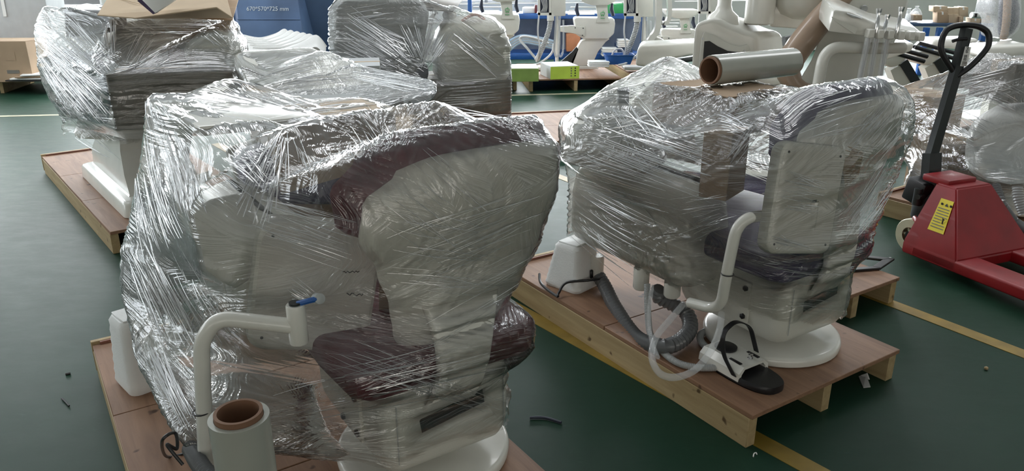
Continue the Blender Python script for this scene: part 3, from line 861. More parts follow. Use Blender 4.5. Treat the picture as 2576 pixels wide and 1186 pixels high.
    for _ in range(nstray):
        i0 = rs.randint(5, nr - 30); j0 = rs.randint(2, nth - 60); a = rs.choice([.15, -.25, .5, -.6, 1.2]) + rs.uniform(-.12, .12)
        L = rs.randint(14, 55); idx = []
        for k in range(0, L, 4):
            ii = int(round(i0 + k * math.sin(a))); jj = int(round(j0 + k * math.cos(a)))
            if 0 <= ii < nr and 0 <= jj < nth: idx.append((ii, jj))
        if len(idx) < 3: continue
        pts = np.array([G[x] for x in idx]); nn = np.array([nrm[x] for x in idx])
        if low is not None and pts[:, 2].min() < low(pts).max() + .03: continue
        strand(pts + nn * .001, nn, rs.uniform(.0006, .0016))
    if len(m.bm.faces):
        c = m.build('crease', 'crease', root); c['kind'] = 'stuff'
    else: m.bm.free()
    return root

# ================================================================ GOODS PACKED ON THE PALLETS
def carton(label, o, ang, w, d, z0, z1, mat='card', name='carton', flaps=True, group=None, tape=True):
    t = thing(name, label, 'cardboard box', (o[0], o[1], z0), ang, group)
    m = MB(); m.rbox(0, w, 0, d, 0, z1 - z0 - .004, .003, 1); m.build('box_body', mat, t)
    if flaps:
        for y0, y1 in ((.001, d / 2 - .002), (d / 2 + .002, d - .001)):
            m = MB(); m.rbox(.001, w - .001, y0, y1, z1 - z0 - .0038, z1 - z0, .001, 1); m.build('flap', mat, t)
    if tape:
        m = MB(); m.rbox(-.0012, w + .0012, d / 2 - .024, d / 2 + .024, z1 - z0 - .06, z1 - z0 + .0012); m.build('tape', 'cardpale', t)
    return t
def film_roll(label, base, axis, L, r, rin, name='film_roll', cat='film roll'):
    t = thing(name, label, cat, tuple(base), 0)
    rot = Vector(axis).to_track_quat('Z', 'Y').to_matrix()
    core = r * rin
    m = MB(); m.lathe([(core + .001, .012), (r, .012), (r, L - .012), (core + .001, L - .012)], 44, (0, 0, 0), rot, cap=False); m.build('wound_film', 'rollfilm', t)
    m = MB(); m.lathe([(core - .007, 0), (core, 0), (core, L), (core - .007, L), (core - .007, L - .001), (core - .007, 0)], 44, (0, 0, 0), rot, cap=False); m.build('core_tube', 'kraft', t)
    return t
V1 = Vector((-math.sin(ang1), math.cos(ang1), 0)); U1 = Vector((math.cos(ang1), math.sin(ang1), 0))
V2 = Vector((-math.sin(ang2), math.cos(ang2), 0)); U2 = Vector((math.cos(ang2), math.sin(ang2), 0))
P2 = lambda a, b, z=0: Vector((O_P2[0], O_P2[1], z)) + U2 * a + V2 * b
P1 = lambda a, b, z=0: Vector((O_P1[0], O_P1[1], z)) + U1 * a + V1 * b

# film rolls
p = at(598, 1030, 1.3265)
roll1 = film_roll('upright roll of stretch film standing on the nearest pallet', (p.x, p.y, DECK), (0, 0, 1), .505, .0605, .80)
corner = Vector((.787, 2.743, 1.035))
p = corner + U2 * .1 + V2 * .2
roll2 = film_roll('roll of stretch film lying on top of the wrapped carton', (p.x, p.y, 1.035 + .066), U2, .50, .0575, .92)

# --- things under the film of the maroon chair
tb = thing('instrument_tray', 'flat white tray panel lying on top of the maroon chair bundle', 'tray', (0, 0, 0))
q = [at(382, 245, 2.42), at(560, 215, 2.62), at(800, 290, 2.30), at(500, 318, 2.05)]
q = [Vector((a.x, a.y, min(a.z, 1.075))) for a in q]
m = MB(); m.prism(q, (0, 0, -.03), .008); m.build('tray_panel', 'white', tb)
m = MB()
for k in range(5):
    c = q[0].lerp(q[1], .35).lerp(q[3].lerp(q[2], .2), .25 + .11 * k); m.lathe([(.009, .004), (.009, -.002)], 10, c + Vector((0, 0, .0)))
m.build('drain_hole', 'grey_pl', tb)
gx = thing('foot_rest', 'dark padded foot rest tucked behind the tray panel of the maroon chair', 'cushion', (0, 0, 0))
m = MB(); back = [at(600, 400, 2.35), at(720, 360, 2.45), at(900, 400, 2.55), at(960, 470, 2.5), at(880, 520, 2.4), at(640, 520, 2.3)]
m.prism(back, V1 * .14, .03, 3); m.build('pad', 'purple', gx)
m = MB(); m.prism([a + V1 * .145 for a in back], V1 * .05, .015, 2); m.build('shell', 'cream', gx)
# square grey dish of the lamp head, tilted on the left
lh = thing('lamp_head', 'pale rounded lamp head leaning on the left of the maroon chair bundle', 'lamp', (0, 0, 0))
m = MB(); m.prism([at(470, 525, 1.86), at(590, 500, 1.88), at(622, 620, 1.82), at(590, 745, 1.78), at(505, 690, 1.80)], (.03, .07, .01), .025, 3); m.build('lamp_housing', 'cream', lh)
m = MB(); m.tube(smooth_path([at(470, 300, 2.25), at(455, 420, 2.2), at(470, 540, 2.18), at(540, 640, 2.15)], 8), .022, 14); m.build('lamp_arm', 'white', lh)
lb = thing('navy_bag', 'dark navy plastic bag hanging at the left edge of the maroon chair bundle', 'bag', (0, 0, 0))
m = MB(); m.prism([at(330, 560, 2.36), at(392, 470, 2.4), at(420, 600, 2.3), at(400, 740, 2.25), at(325, 700, 2.3)], (.12, .10, .0), .03, 2); m.build('bag_body', 'grey_pl', lb)
cb1 = carton('pale folded carton standing behind the backrest of the maroon chair', tuple(at(700, 420, 2.35))[:2], ang1, .42, .30, .62, 1.02, 'cardpale')
cs1 = thing('cardboard_strip', 'brown cardboard strip standing between the tray panel and the maroon chair back', 'cardboard', (0, 0, 0))
m = MB(); m.prism([at(952, 852, 1.93), at(1016, 838, 1.95), at(1018, 556, 1.95), at(955, 548, 1.93)], (.003, .006, 0), .001, 1); m.build('board', 'card', cs1)
m = MB(); m.prism([at(952, 700, 1.925), at(1016, 694, 1.945), at(1016, 690, 1.945), at(952, 696, 1.925)], (.0, -.001, 0)); m.build('crease_line', 'carddark', cs1, False)
# foam-wrapped box at the back-left of the deck
def foam_box(label, c, ang, w, d, h, taper=.75):
    t = thing('foam_wrapped_box', label, 'foam wrapped box', (c[0], c[1], DECK), ang)
    m = MB(); rings = []
    for i in range(15):
        f = i / 14; k = 1 - (1 - taper) * f; e = .012 if i in (0, 14) else 0
        rings.append([(x, y, h * f) for x, y in rrect(w * k - e + .004 * (i % 2), d * k - e + .004 * (i % 2), .03, 4)])
    m.loft(rings); m.build('foam_wrap', 'foam', t)
    m = MB(); m.box((w * .1, -d * .47, h * .35), (w * .28, .012, h * .2), None, .004, 1); m.build('opening', 'black', t)
    m = MB(); m.box((0, 0, h + .003), (w * taper * .8, d * taper * .8, .006), None, .002, 1); m.build('lid_fold', 'foam', t)
    return t
c = gnd(330, 985, DECK)
fb1 = foam_box('white foam wrapped box on the back left corner of the nearest pallet', (c.x + .02, c.y + .06), ang1 + .2, .15, .17, .26, .8)
# black cable and ribbed hose near the front-left
cbl = MB(); cbl.tube(smooth_path([gnd(470, 1140, .14), gnd(420, 1150, .15), at(408, 1110, 1.50), at(440, 1090, 1.52), at(445, 1130, 1.5), at(420, 1120, 1.47), at(460, 1170, 1.46)], 8), .004, 8)
tag(cbl.build('power_cable', 'black'), 'coiled black power cable beside the white tray arm on the nearest pallet', 'cable')
m = corrugated([at(480, 1130, 1.62), at(500, 1165, 1.52), at(530, 1200, 1.46), at(600, 1240, 1.40)], .022)
tag(m.build('ribbed_hose', 'hose'), 'short dark ribbed hose next to the upright film roll', 'hose')

# --- things under the film of the purple chair
crt2 = carton('brown carton under the lying film roll on the purple chair bundle', (corner.x, corner.y), ang2, .36, .40, .885, 1.035, 'card')
crt2b = carton('narrow brown carton wedged upright between the cabinet and the tray', tuple(at(1830, 470, 2.42))[:2], ang2 + .35, .16, .10, .74, .97, 'card', flaps=False, tape=False)
bl = thing('cuspidor_bowl', 'white cuspidor bowl dome packed on the side cabinet of the purple chair', 'bowl', tuple(P2(.18, .95, .755)))
m = MB(); m.lathe([(.20, 0), (.205, .03), (.19, .10), (.15, .17), (.09, .205), (.02, .215)], 36); m.build('dome', 'white', bl)
m = MB(); m.lathe([(.208, 0), (.214, .01), (.208, .022)], 36, cap=False); m.build('rim', 'cream', bl)
pst = thing('mounting_post', 'short grey mounting post at the top of the purple chair bundle', 'post', tuple(at(1563, 320, 3.05)))
m = MB(); m.box((0, 0, .0), (.045, .045, .30), None, .004, 1); m.build('post_tube', 'grey_pl', pst)
m = MB(); m.box((0, 0, .152), (.052, .052, .006), None, .002, 1); m.build('post_cap', 'steel', pst)
cu2 = thing('wrapped_seat_panel', 'white leg rest shell lying across the back of the purple chair bundle', 'seat shell', (0, 0, 0))
m = MB(); m.prism([at(1580, 250, 3.2), at(1680, 160, 3.4), at(1760, 180, 3.45), at(1800, 260, 3.3), at(1700, 330, 3.1), at(1600, 330, 3.05)], (.05, .1, -.10), .03, 3); m.build('shell', 'cream', cu2)
cpc = thing('corrugated_board_piece', 'torn piece of corrugated cardboard behind the rounded tray panel', 'cardboard', (0, 0, 0))
m = MB()
o_ = [at(2112, 360, 2.415), at(2172, 385, 2.45), at(2160, 440, 2.45), at(2125, 470, 2.42)]
m.prism(o_, (.004, .008, 0), .001, 1); m.build('board', 'card', cpc)
for k in range(9):
    m = MB(); f = k / 8; m.tube([o_[0].lerp(o_[3], f) + Vector((0, -.002, 0)), o_[1].lerp(o_[2], f) + Vector((0, -.002, 0))], .0022, 5); m.build('flute', 'cardpale', cpc)
c = gnd(1432, 735, DECK)
fb2 = foam_box('white foam wrapped box with a black cable at the back of the hose pallet', (c.x + .03, c.y + .10), ang2 + .25, .21, .20, .20, .66)
m = MB(); m.tube(smooth_path([gnd(1357, 690, .16), gnd(1362, 715, .145), gnd(1400, 745, .14), gnd(1405, 738, .15), at(1425, 712, 3.02), at(1480, 706, 3.02), at(1520, 700, 3.05)], 8), .006, 8)
tag(m.build('power_cable', 'black'), 'thick black cable running round the foam wrapped box on the hose pallet', 'cable')
# hoses
def hose(label, pts, r, mat, pitch=.012, depth=.16, name='ribbed_hose'):
    return tag(corrugated(pts, r, pitch, depth).build(name, mat), label, 'hose')
hose('thick dark grey corrugated suction hose looping over the pallet deck',
     [at(1504, 692, 3.10), at(1522, 722, 3.02), at(1548, 775, 2.86), at(1600, 848, 2.64), gnd(1660, 872, .165), gnd(1705, 862, .165), gnd(1735, 830, .17), gnd(1728, 790, .19), at(1690, 765, 2.72), at(1655, 745, 2.72), at(1660, 725, 2.70)], .031, 'hose', .020, .20)
hose('thin pale grey ribbed hose running along the deck to the foot pedal',
     [at(1628, 715, 2.66), at(1630, 790, 2.60), gnd(1640, 850, .15), gnd(1690, 905, .145), gnd(1750, 925, .145), gnd(1820, 925, .145)], .013, 'hosepale', .006, .10)
hose('pale grey ribbed hose coiled behind the foot pedal',
     [gnd(1850, 905, .15), gnd(1800, 890, .145), gnd(1765, 862, .145), gnd(1765, 840, .145), gnd(1800, 828, .15), gnd(1850, 838, .155), gnd(1900, 858, .16)], .014, 'hosepale', .006, .10)
m = MB()
m.tube(smooth_path([at(1720, 765, 2.45), at(1690, 800, 2.35), at(1650, 850, 2.22), at(1640, 900, 2.12), at(1660, 940, 2.06), at(1700, 950, 2.05), at(1750, 930, 2.08), at(1790, 880, 2.16), at(1810, 830, 2.22), at(1815, 790, 2.30)], 10), .0115, 10)
tag(m.build('clear_hose', 'clear'), 'clear plastic sleeve looping below the side cabinet over the pallet edge', 'hose')
m = MB(); m.tube(smooth_path([at(1640, 720, 2.6), at(1632, 800, 2.45), at(1640, 860, 2.30), at(1655, 900, 2.2)], 8), .008, 8)
tag(m.build('clear_hose', 'clear'), 'straight clear plastic sleeve hanging beside the dark corrugated hose', 'hose')

# foot pedal
pc = gnd(1868, 940, DECK)
fp_ = thing('foot_pedal', 'white and black dental foot pedal with a carrying hoop on the pallet deck', 'foot pedal', (pc.x, pc.y, DECK), ang2)
def pedal_out(f, w): return [(w / 2 * math.copysign(abs(math.cos(a)) ** .75, math.cos(a)), .155 * math.copysign(abs(math.sin(a)) ** .8, math.sin(a)), f) for a in [2 * math.pi * k / 36 for k in range(36)]]
m = MB(); m.loft([pedal_out(.0, .145), pedal_out(.006, .155), pedal_out(.020, .152), pedal_out(.026, .140)]); m.build('sole', 'black', fp_)
m = MB(); m.loft([[(x * k, y * k2 + .0, z) for x, y, z in pedal_out(0, .15)] for k, k2, z in ((1.0, 1.0, .024), (.96, .98, .032), (.70, .93, .046))]); m.build('toe_pad', 'steel', fp_)
m = MB()
prof = [(-.078, .012), (-.074, .040), (-.052, .060), (.052, .060), (.074, .040), (.078, .012), (.066, .012), (.060, .034), (.046, .050), (-.046, .050), (-.060, .034), (-.066, .012)]
m.loft([[(x, -.045, z) for x, z in prof], [(x, .10, z * 1.08) for x, z in prof], [(x * .9, .145, z * .95) for x, z in prof]]); m.build('housing', 'white', fp_, ang=25)
m = MB(); m.lathe([(.040, 0), (.040, .006), (.030, .012), (.0, .013)], 24, (.0, .085, .063), cap=False); m.build('press_button', 'black', fp_)
for x in (-.045, .045):
    m = MB(); m.box((x, -.0, .061), (.014, .052, .006), None, .0025, 2); m.build('grip_strip', 'black', fp_)
m = MB(); m.lathe([(.010, .058), (.010, .066), (.006, .066), (.006, .072), (.009, .073), (.009, .080), (.0, .081)], 12, (.012, -.015, 0), cap=False); m.build('screw_knob', 'chrome', fp_)
m = MB()
hp = fillet([(-.082, -.03, .03), (-.078, .03, .085), (-.070, .05, .16), (0, .055, .185), (.068, .045, .15), (.074, .01, .06)], .03, 5)
for w_ in (0,):
    rings = []
    for i, q_ in enumerate(hp):
        t_ = (hp[min(i + 1, len(hp) - 1)] - hp[max(i - 1, 0)]).normalized(); sd_ = Vector((0, 1, 0)); nv = t_.cross(sd_).normalized()
        rings.append([q_ + sd_ * .010 + nv * .002, q_ - sd_ * .010 + nv * .002, q_ - sd_ * .010 - nv * .002, q_ + sd_ * .010 - nv * .002])
    m.loft(rings)
m.build('carrying_hoop', 'black', fp_)
# small bits lying on the floor
def floor_bit(name, label, pts, r, mat, cat):
    m = MB(); m.tube(smooth_path(pts, 6), r, 8); tag(m.build(name, mat), label, cat)
floor_bit('tube_offcut', 'short dark blue tube offcut on the green floor between the pallets', [gnd(1333, 1052, .006), gnd(1370, 1052, .006), gnd(1412, 1064, .006)], .005, 'navy', 'offcut')
floor_bit('screw_offcut', 'tiny bent dark wire lying on the floor left of the nearest pallet', [gnd(155, 1003, .004), gnd(163, 1010, .004), gnd(174, 1022, .004)], .003, 'black', 'offcut')
floor_bit('bolt_offcut', 'small dark lump on the floor near the left picture edge', [gnd(165, 942, .004), gnd(172, 941, .004), gnd(177, 940, .004)], .0045, 'black', 'offcut')
floor_bit('wire_curl', 'tiny pale wire curl on the floor in front of the hose pallet', [gnd(1895, 1150, .003), gnd(1897, 1142, .003), gnd(1902, 1140, .003), gnd(1904, 1144, .003)], .002, 'paper', 'offcut')
pp = thing('paper_scrap', 'crumpled white paper scrap under the right edge of the hose pallet', 'paper', (0, 0, 0))
m = MB(); m.prism([gnd(2160, 948, .004), gnd(2178, 942, .02), gnd(2190, 975, .012), gnd(2172, 977, .003)], (0, 0, .0015)); m.build('sheet', 'paper', pp, False)
m = MB(); m.prism([gnd(2165, 945, .012), gnd(2180, 940, .03), gnd(2186, 956, .016)], (0.003, 0, .0015)); m.build('folded_corner', 'paper', pp, False)
m = MB(); m.box(gnd(2481, 927, .007), (.013, .013, .012), Matrix.Rotation(.5, 3, 'Z'), .003, 1)
tag(m.build('wood_crumb', 'pine'), 'small wooden crumb on the open floor below the red pallet jack', 'offcut')

# black frame plate on the pallet behind
fr_ = thing('frame_plate', 'black rounded frame plate lying on the pallet behind the purple chair', 'metal plate', (0, 0, 0))
a_ = [gnd(2040, 632, DECK + .002), gnd(2250, 656, DECK + .002), gnd(2215, 680, DECK + .002), gnd(2060, 692, DECK + .002)]
cen_ = sum(a_, Vector()) / 4
inn = [cen_ + (p - cen_) * .72 for p in a_]
m = MB()
for i in range(4):
    m.prism([a_[i], a_[(i + 1) % 4], inn[(i + 1) % 4], inn[i]], (0, 0, .012), .002, 1)
m.build('plate', 'black', fr_)
m = MB(); m.lathe([(.006, .012), (.006, .018)], 8, gnd(2238, 657, DECK)); m.build('hole_rim', 'alu', fr_)

# ================================================================ TEXT
def text_mesh(s, size, extrude=.0006):
    cu = bpy.data.curves.new('lettering', 'FONT'); cu.body = s; cu.size = size; cu.extrude = extrude; cu.align_x = 'CENTER'; cu.align_y = 'CENTER'; cu.resolution_u = 3
    o = bpy.data.objects.new('lettering', cu); COL.objects.link(o)
    bpy.context.view_layer.update()
    me = bpy.data.meshes.new_from_object(o.evaluated_get(bpy.context.evaluated_depsgraph_get()))
    bpy.data.objects.remove(o, do_unlink=True); me.materials.clear(); return me
def place_text(name, s, size, origin, ex, ez, mat, parent, T=None):
    me = text_mesh(s, size); ex = Vector(ex).normalized(); ez = Vector(ez); ez = (ez - ex * ez.dot(ex)).normalized(); n = ex.cross(ez)
    B = Matrix((ex, ez, n)).transposed().to_4x4(); B.translation = Vector(origin)
    if T is not None: B = T.inverted() @ B
    me.transform(B); return obj(name, me, M[mat], parent)

# ================================================================ THE BUNDLE ON THE LEFT PALLET
P3 = lambda a, b, z=0: Vector((O_P3[0], O_P3[1], z)) + Vector((math.cos(R(38.8)), math.sin(R(38.8)), 0)) * a + Vector((-math.sin(R(38.8)), math.cos(R(38.8)), 0)) * b
bs = thing('chair_base_casting', 'glossy white stepped base standing on the left pallet below the wrapped bundle', 'chair base', tuple(P3(.12, .16, DECK)), R(38.8))
m = MB(); m.loft([[(x + .26, y + .60, z) for x, y in rrect(.52 - i, 1.2 - i, .05, 6)] for z, i in ((0, .01), (.006, 0), (.075, .012), (.088, .03), (.092, .06))]); m.build('plinth', 'white', bs)
m = MB(); m.loft([[(.27 + x * w, .62 + y * d + dy, z) for x, y in ((-.5, -.5), (.5, -.5), (.5, .5), (-.5, .5))] for w, d, dy, z in ((.42, .98, 0, .090), (.40, .95, 0, .10), (.39, .86, .03, .20), (.33, .62, .06, .31), (.30, .55, .06, .37))]); m.build('upright_cover', 'white', bs, ang=20)
m = MB(); m.box((.27, 1.17, .20), (.20, .10, .24), None, .02, 2); m.build('rear_cover', 'white', bs)
b3 = carton('dark grey-brown carton wrapped into the left bundle, its square face to the camera', (-2.09, 3.93), R(14), .62, .42, .66, .95, 'carddark')
c3b = carton('brown carton tray lying behind the dark carton in the left bundle', (-1.97, 4.42), R(18), .42, .4, .955, 1.04, 'card')
lp = thing('operating_lamp', 'pale oval lamp head under film at the right of the left bundle', 'lamp', tuple(at(540, 140, 4.35)))
m = MB(); m.lathe([(.02, -.16), (.09, -.13), (.135, -.05), (.14, .04), (.11, .12), (.04, .16)], 28, (0, 0, 0), Matrix.Rotation(R(80), 3, 'Y')); m.build('lamp_head', 'cream', lp)
m = MB(); m.tube(smooth_path([(-.1, .05, .0), (-.25, .1, .06), (-.42, .12, .02), (-.55, .1, -.1)], 6), .025, 12); m.build('lamp_arm', 'white', lp)
pn = thing('black_tray_panel', 'flat black tray panel at the top left of the left bundle', 'tray', (0, 0, 0))
m = MB(); m.prism([at(160, 20, 4.75), at(260, 40, 4.55), at(265, 85, 4.55), at(165, 95, 4.75)], (.05, .18, .02), .006, 1); m.build('panel', 'black', pn)
m = MB(); m.prism([at(168, 28, 4.735), at(252, 46, 4.535), at(254, 52, 4.535), at(168, 36, 4.735)], (0.002, .01, 0)); m.build('edge_strip', 'alu', pn)
bk3 = thing('loose_back_cushion', 'grey padded chair back standing in the middle of the left bundle', 'chair back', (0, 0, 0))
m = MB(); m.prism([at(250, 190, 4.6), at(280, 60, 4.7), at(420, 40, 4.75), at(560, 60, 4.8), at(580, 190, 4.7)], (.06, .16, 0), .04, 3); m.build('pad', 'grey_pl', bk3)
m = MB(); m.prism([at(262, 190, 4.79), at(290, 70, 4.89), at(420, 52, 4.94), at(550, 70, 4.99), at(570, 190, 4.89)], (.02, .05, 0), .02, 2); m.build('shell', 'cream', bk3)
nv = thing('navy_cushion', 'navy blue cushion bulging under film at the left edge of the left bundle', 'cushion', (0, 0, 0))
m = MB(); m.prism([at(112, 175, 4.95), at(165, 150, 4.95), at(240, 240, 4.6), at(250, 320, 4.5), at(185, 300, 4.6), at(135, 245, 4.8)], (.14, .16, .02), .04, 3); m.build('pad', 'navy', nv)
m = MB(); m.tube([at(120, 180, 4.94), at(150, 240, 4.78), at(190, 296, 4.6)], .008, 8); m.build('piping', 'grey_pl', nv)
wb = thing('white_unit_body', 'white unit body between the base and the dark carton of the left bundle', 'dental unit', (0, 0, 0))
m = MB(); m.prism([at(170, 352, 4.6), at(200, 250, 4.75), at(300, 270, 4.55), at(330, 360, 4.45)], (.2, .2, 0), .05, 3); m.build('unit_cover', 'white', wb)
m = MB(); m.prism([at(150, 60, 4.9), at(250, 90, 4.8), at(262, 140, 4.72), at(160, 128, 4.87)], (.15, .2, 0), .04, 3); m.build('upper_cover', 'white', wb)
# loose cardboard sheets lying on the top
def board(label, px, Y, off, mat, name='cardboard_sheet'):
    t = thing(name, label, 'cardboard', (0, 0, 0))
    pts = [at(u, v, y) for (u, v), y in zip(px, Y)]
    m = MB(); m.prism(pts, off, .001, 1); m.build('sheet', mat, t)
    m = MB(); m.tube([pts[0].lerp(pts[-1], .5) + Vector((0, 0, .003)), pts[1].lerp(pts[2], .5) + Vector((0, 0, .003))], .002, 5); m.build('fold_line', mat, t)
    return t
board('large tan cardboard sheet lying over the top of the left bundle', [(245, 40), (340, 48), (545, 20), (585, 46), (560, -40), (300, -50)], [4.3, 4.28, 4.3, 4.35, 5.0, 5.0], (0, 0, .006), 'cardpale')
board('darker cardboard sheet folded under the tan sheet on the left bundle', [(450, 46), (585, 52), (600, 0), (470, -10)], [4.34, 4.42, 4.9, 4.9], (0, 0, .005), 'card')
sg = thing('sign_board', 'cream and purple edged board stuck on top of the left bundle', 'board', (0, 0, 0))
m = MB(); m.prism([at(352, -5, 4.25), at(440, -30, 4.3), at(437, 2, 4.3), at(390, 33, 4.25)], (.01, .02, .004), .001, 1); m.build('panel', 'paper', sg)
m = MB(); m.prism([at(345, 2, 4.252), at(353, -4, 4.252), at(391, 33, 4.252), at(385, 36, 4.252)], (.01, .018, .004)); m.build('edge', 'purple', sg)

# ================================================================ SMALL BUNDLE BEHIND THE MAROON CHAIR
P5 = lambda a, b, z=0: Vector((-1.077, 3.126, z)) + U1 * a + V1 * b
s5 = thing('chair_seat_shell', 'long pale seat shell under film right behind the maroon chair bundle', 'seat shell', tuple(P5(.42, .5, DECK)), ang1)
m = MB(); m.lathe([(.24, 0), (.245, .02), (.23, .04), (.05, .045)], 32); m.build('base_disc', 'white', s5)
m = MB(); m.rbox(-.2, .2, -.3, .3, .045, .5, .06, 3); m.build('lower_body', 'cream', s5)
m = MB()
rings = []
for f in range(9):
    g = f / 8; y = -.42 + .86 * g; z = .56 + .10 * math.sin(g * 2.2) + (.22 * max(0, g - .45) / .55)
    rings.append([(x - .02, y, z + zz) for x, zz in rrect(.52 - .12 * abs(g - .4), .12, .045, 4)])
m.loft(rings); m.build('seat_shell', 'white', s5)
m = MB(); m.rbox(-.26, .30, -.45, -.05, .72, .78, .02, 2); m.build('packed_tray', 'grey_pl', s5)

# ================================================================ BUNDLE BEHIND, CENTRE
a4 = R(14); U4 = Vector((math.cos(a4), math.sin(a4), 0)); V4 = Vector((-math.sin(a4), math.cos(a4), 0))
b4 = carton('grey-brown carton at the lower right of the middle rear bundle', tuple(at(1080, 270, 6.3))[:2], a4, .70, .5, .16, .58, 'carddark')
d4 = thing('dental_chair', 'grey dental chair folded under film in the middle rear bundle', 'dental chair', (-1.04, 6.24, DECK), a4)
m = MB(); m.rbox(-.32, .28, -.30, .35, 0, .45, .06, 3); m.build('lower_body', 'navy', d4)
m = MB(); back_slab(m, (.40, 1.12), [(.4, -.3), (.7, -.42), (1.0, -.40), (1.12, -.3)], [(.4, .2), (.7, .32), (1.0, .38), (1.12, .3)], [(.4, -.3), (1.12, -.1)], .05, .14, 14, 20); m.build('backrest_cushion', 'grey_pl', d4)
m = MB(); m.rbox(-.38, .34, -.2, .5, .46, .60, .05, 3); m.build('seat_cushion', 'navy', d4)
m = MB(); m.rbox(-.15, .42, -.02, .55, .99, 1.03, .01, 1); m.build('packed_tray', 'carddark', d4)
k4 = thing('unit_cabinet', 'pale rounded unit cabinet under film on the right of the middle rear bundle', 'cabinet', tuple(at(1185, 205, 6.55)), a4)
m = MB(); m.loft([[(x, y, z) for x, y in rrect(.62 - i, .42 - i, .08, 5)] for z, i in ((.03, .04), (.08, 0), (.30, .0), (.42, .06), (.52, .2), (.54, .3))]); m.build('cabinet_body', 'cream', k4)
m = MB(); m.lathe([(.05, 0), (.06, .04), (.03, .10)], 14, (-.18, -.05, .52)); m.build('outlet', 'cream', k4)
m = MB(); m.tube(smooth_path([(-.1, -.1, .50), (.0, -.14, .56), (.1, -.1, .52), (.15, -.12, .44)], 6), .012, 8); m.build('copper_pipe', 'terra', k4)
b4b = board('flat grey board on top of the middle rear bundle', [(965, 20), (1140, 30), (1165, 0), (990, -20)], [6.3, 6.35, 6.8, 6.8], (0, 0, .01), 'carddark')

# foam sheets stacked behind the middle
def foam_sheet(label, k):
    t = thing('foam_sheet', label, 'foam sheet', (0, 0, 0), 0, 'foam sheets stacked before the blue bins')
    q = 5 - k; Y = 5.9 - .10 * q
    ridge = smooth_path([at(598 + 8 * q, 90 + 7 * q, Y), at(650 + 11 * q, 101 + 4.6 * q, Y - .02), at(690 + 13 * q, 92 + 4 * q, Y - .01), at(716 + 16 * q, 81 + 3.2 * q, Y), at(730 + 18 * q, 92 + 6 * q, Y + .02)], 5)
    m = MB(); rings = []
    for i, p in enumerate(ridge):
        d = Vector((.02, -.16, -.045 - .01 * math.sin(i * .6)))
        line = [p + d * g + Vector((0, 0, .016 * math.cos(g * 1.6) - .010 * math.sin(g * 6 + i * .3))) for g in (0, .25, .5, .75, 1.0)]
        rings.append(line + [x + Vector((0, .004, -.022)) for x in reversed(line)])
    m.loft(rings); m.build('foam_layer', 'foam', t)
    m = MB(); m.tube([x + Vector((0, 0, .010)) for x in ridge], .011, 6); m.build('folded_edge', 'foam', t)
for k in range(6):
    foam_sheet(['lowest sheet of the white foam stack before the blue bins', 'second sheet from the bottom of the white foam stack', 'third sheet from the bottom of the white foam stack',
                'third sheet from the top of the white foam stack', 'second sheet from the top of the white foam stack', 'topmost sheet of the white foam stack before the blue bins'][k], k)
fs = carton('wide grey carton under the white foam sheets', tuple(at(640, 150, 5.3))[:2], R(10), .85, .5, .0, .80, 'greyboard')

# blue bins
def blue_bin(label, px, Y, depth, mat, text=None, slot=False):
    t = thing('blue_bin', label, 'plastic bin', (0, 0, 0), 0, 'blue bins before the back wall')
    P = [at(u, v, y) for (u, v), y in zip(px, Y)]
    m = MB(); m.prism(P, depth, .01, 2); m.build('bin_body', mat, t)
    lo, hi = P[0].lerp(P[3], .32), P[1].lerp(P[2], .32); n = Vector((0, -.004, 0))
    m = MB(); m.tube([lo + n, hi + n], .004, 6); m.build('fold_seam', 'blue', t)
    if text:
        ex = P[1] - P[0]; c = P[0].lerp(P[1], .50).lerp(P[3].lerp(P[2], .50), .485) + Vector((0, -.004, 0))
        place_text('size_lettering', text, .058, c, ex, P[3] - P[0], 'printw', t)
    if slot:
        m = MB(); c = P[0].lerp(P[1], .62).lerp(P[3].lerp(P[2], .62), .85); m.prism([c + Vector((x, -.012, z)) for x, z in rrect(.15, .10, .04, 4)], (0, .02, 0)); m.build('hand_hole', 'paleblue', t)
        m = MB(); m.box(c + Vector((0, -.014, -.012)), (.12, .006, .008)); m.build('hole_bar', 'paper', t)
    return t
blue_bin('sky blue bin printed with its size, beside the left bundle', [(604, 100), (762, 100), (742, -60), (585, -60)], [7.6, 7.6, 7.8, 7.8], (0.05, .5, 0), 'blue', '670*570*725 mm')
blue_bin('lower blue bin under the printed one, partly hidden by foam', [(612, 250), (775, 250), (763, 108), (605, 108)], [7.6, 7.6, 7.6, 7.6], (0.05, .5, 0), 'blue')
blue_bin('dark blue bin with a hand hole, between the foam sheets and the middle rear bundle', [(772, 215), (905, 215), (890, -60), (755, -60)], [7.9, 8.0, 8.0, 7.9], (0.05, .45, 0), 'darkblue', None, True)
blue_bin('blue bin at the back hidden behind the left bundle', [(470, 130), (600, 120), (582, -60), (455, -60)], [8.0, 8.0, 8.0, 8.0], (0.0, .45, 0), 'blue')

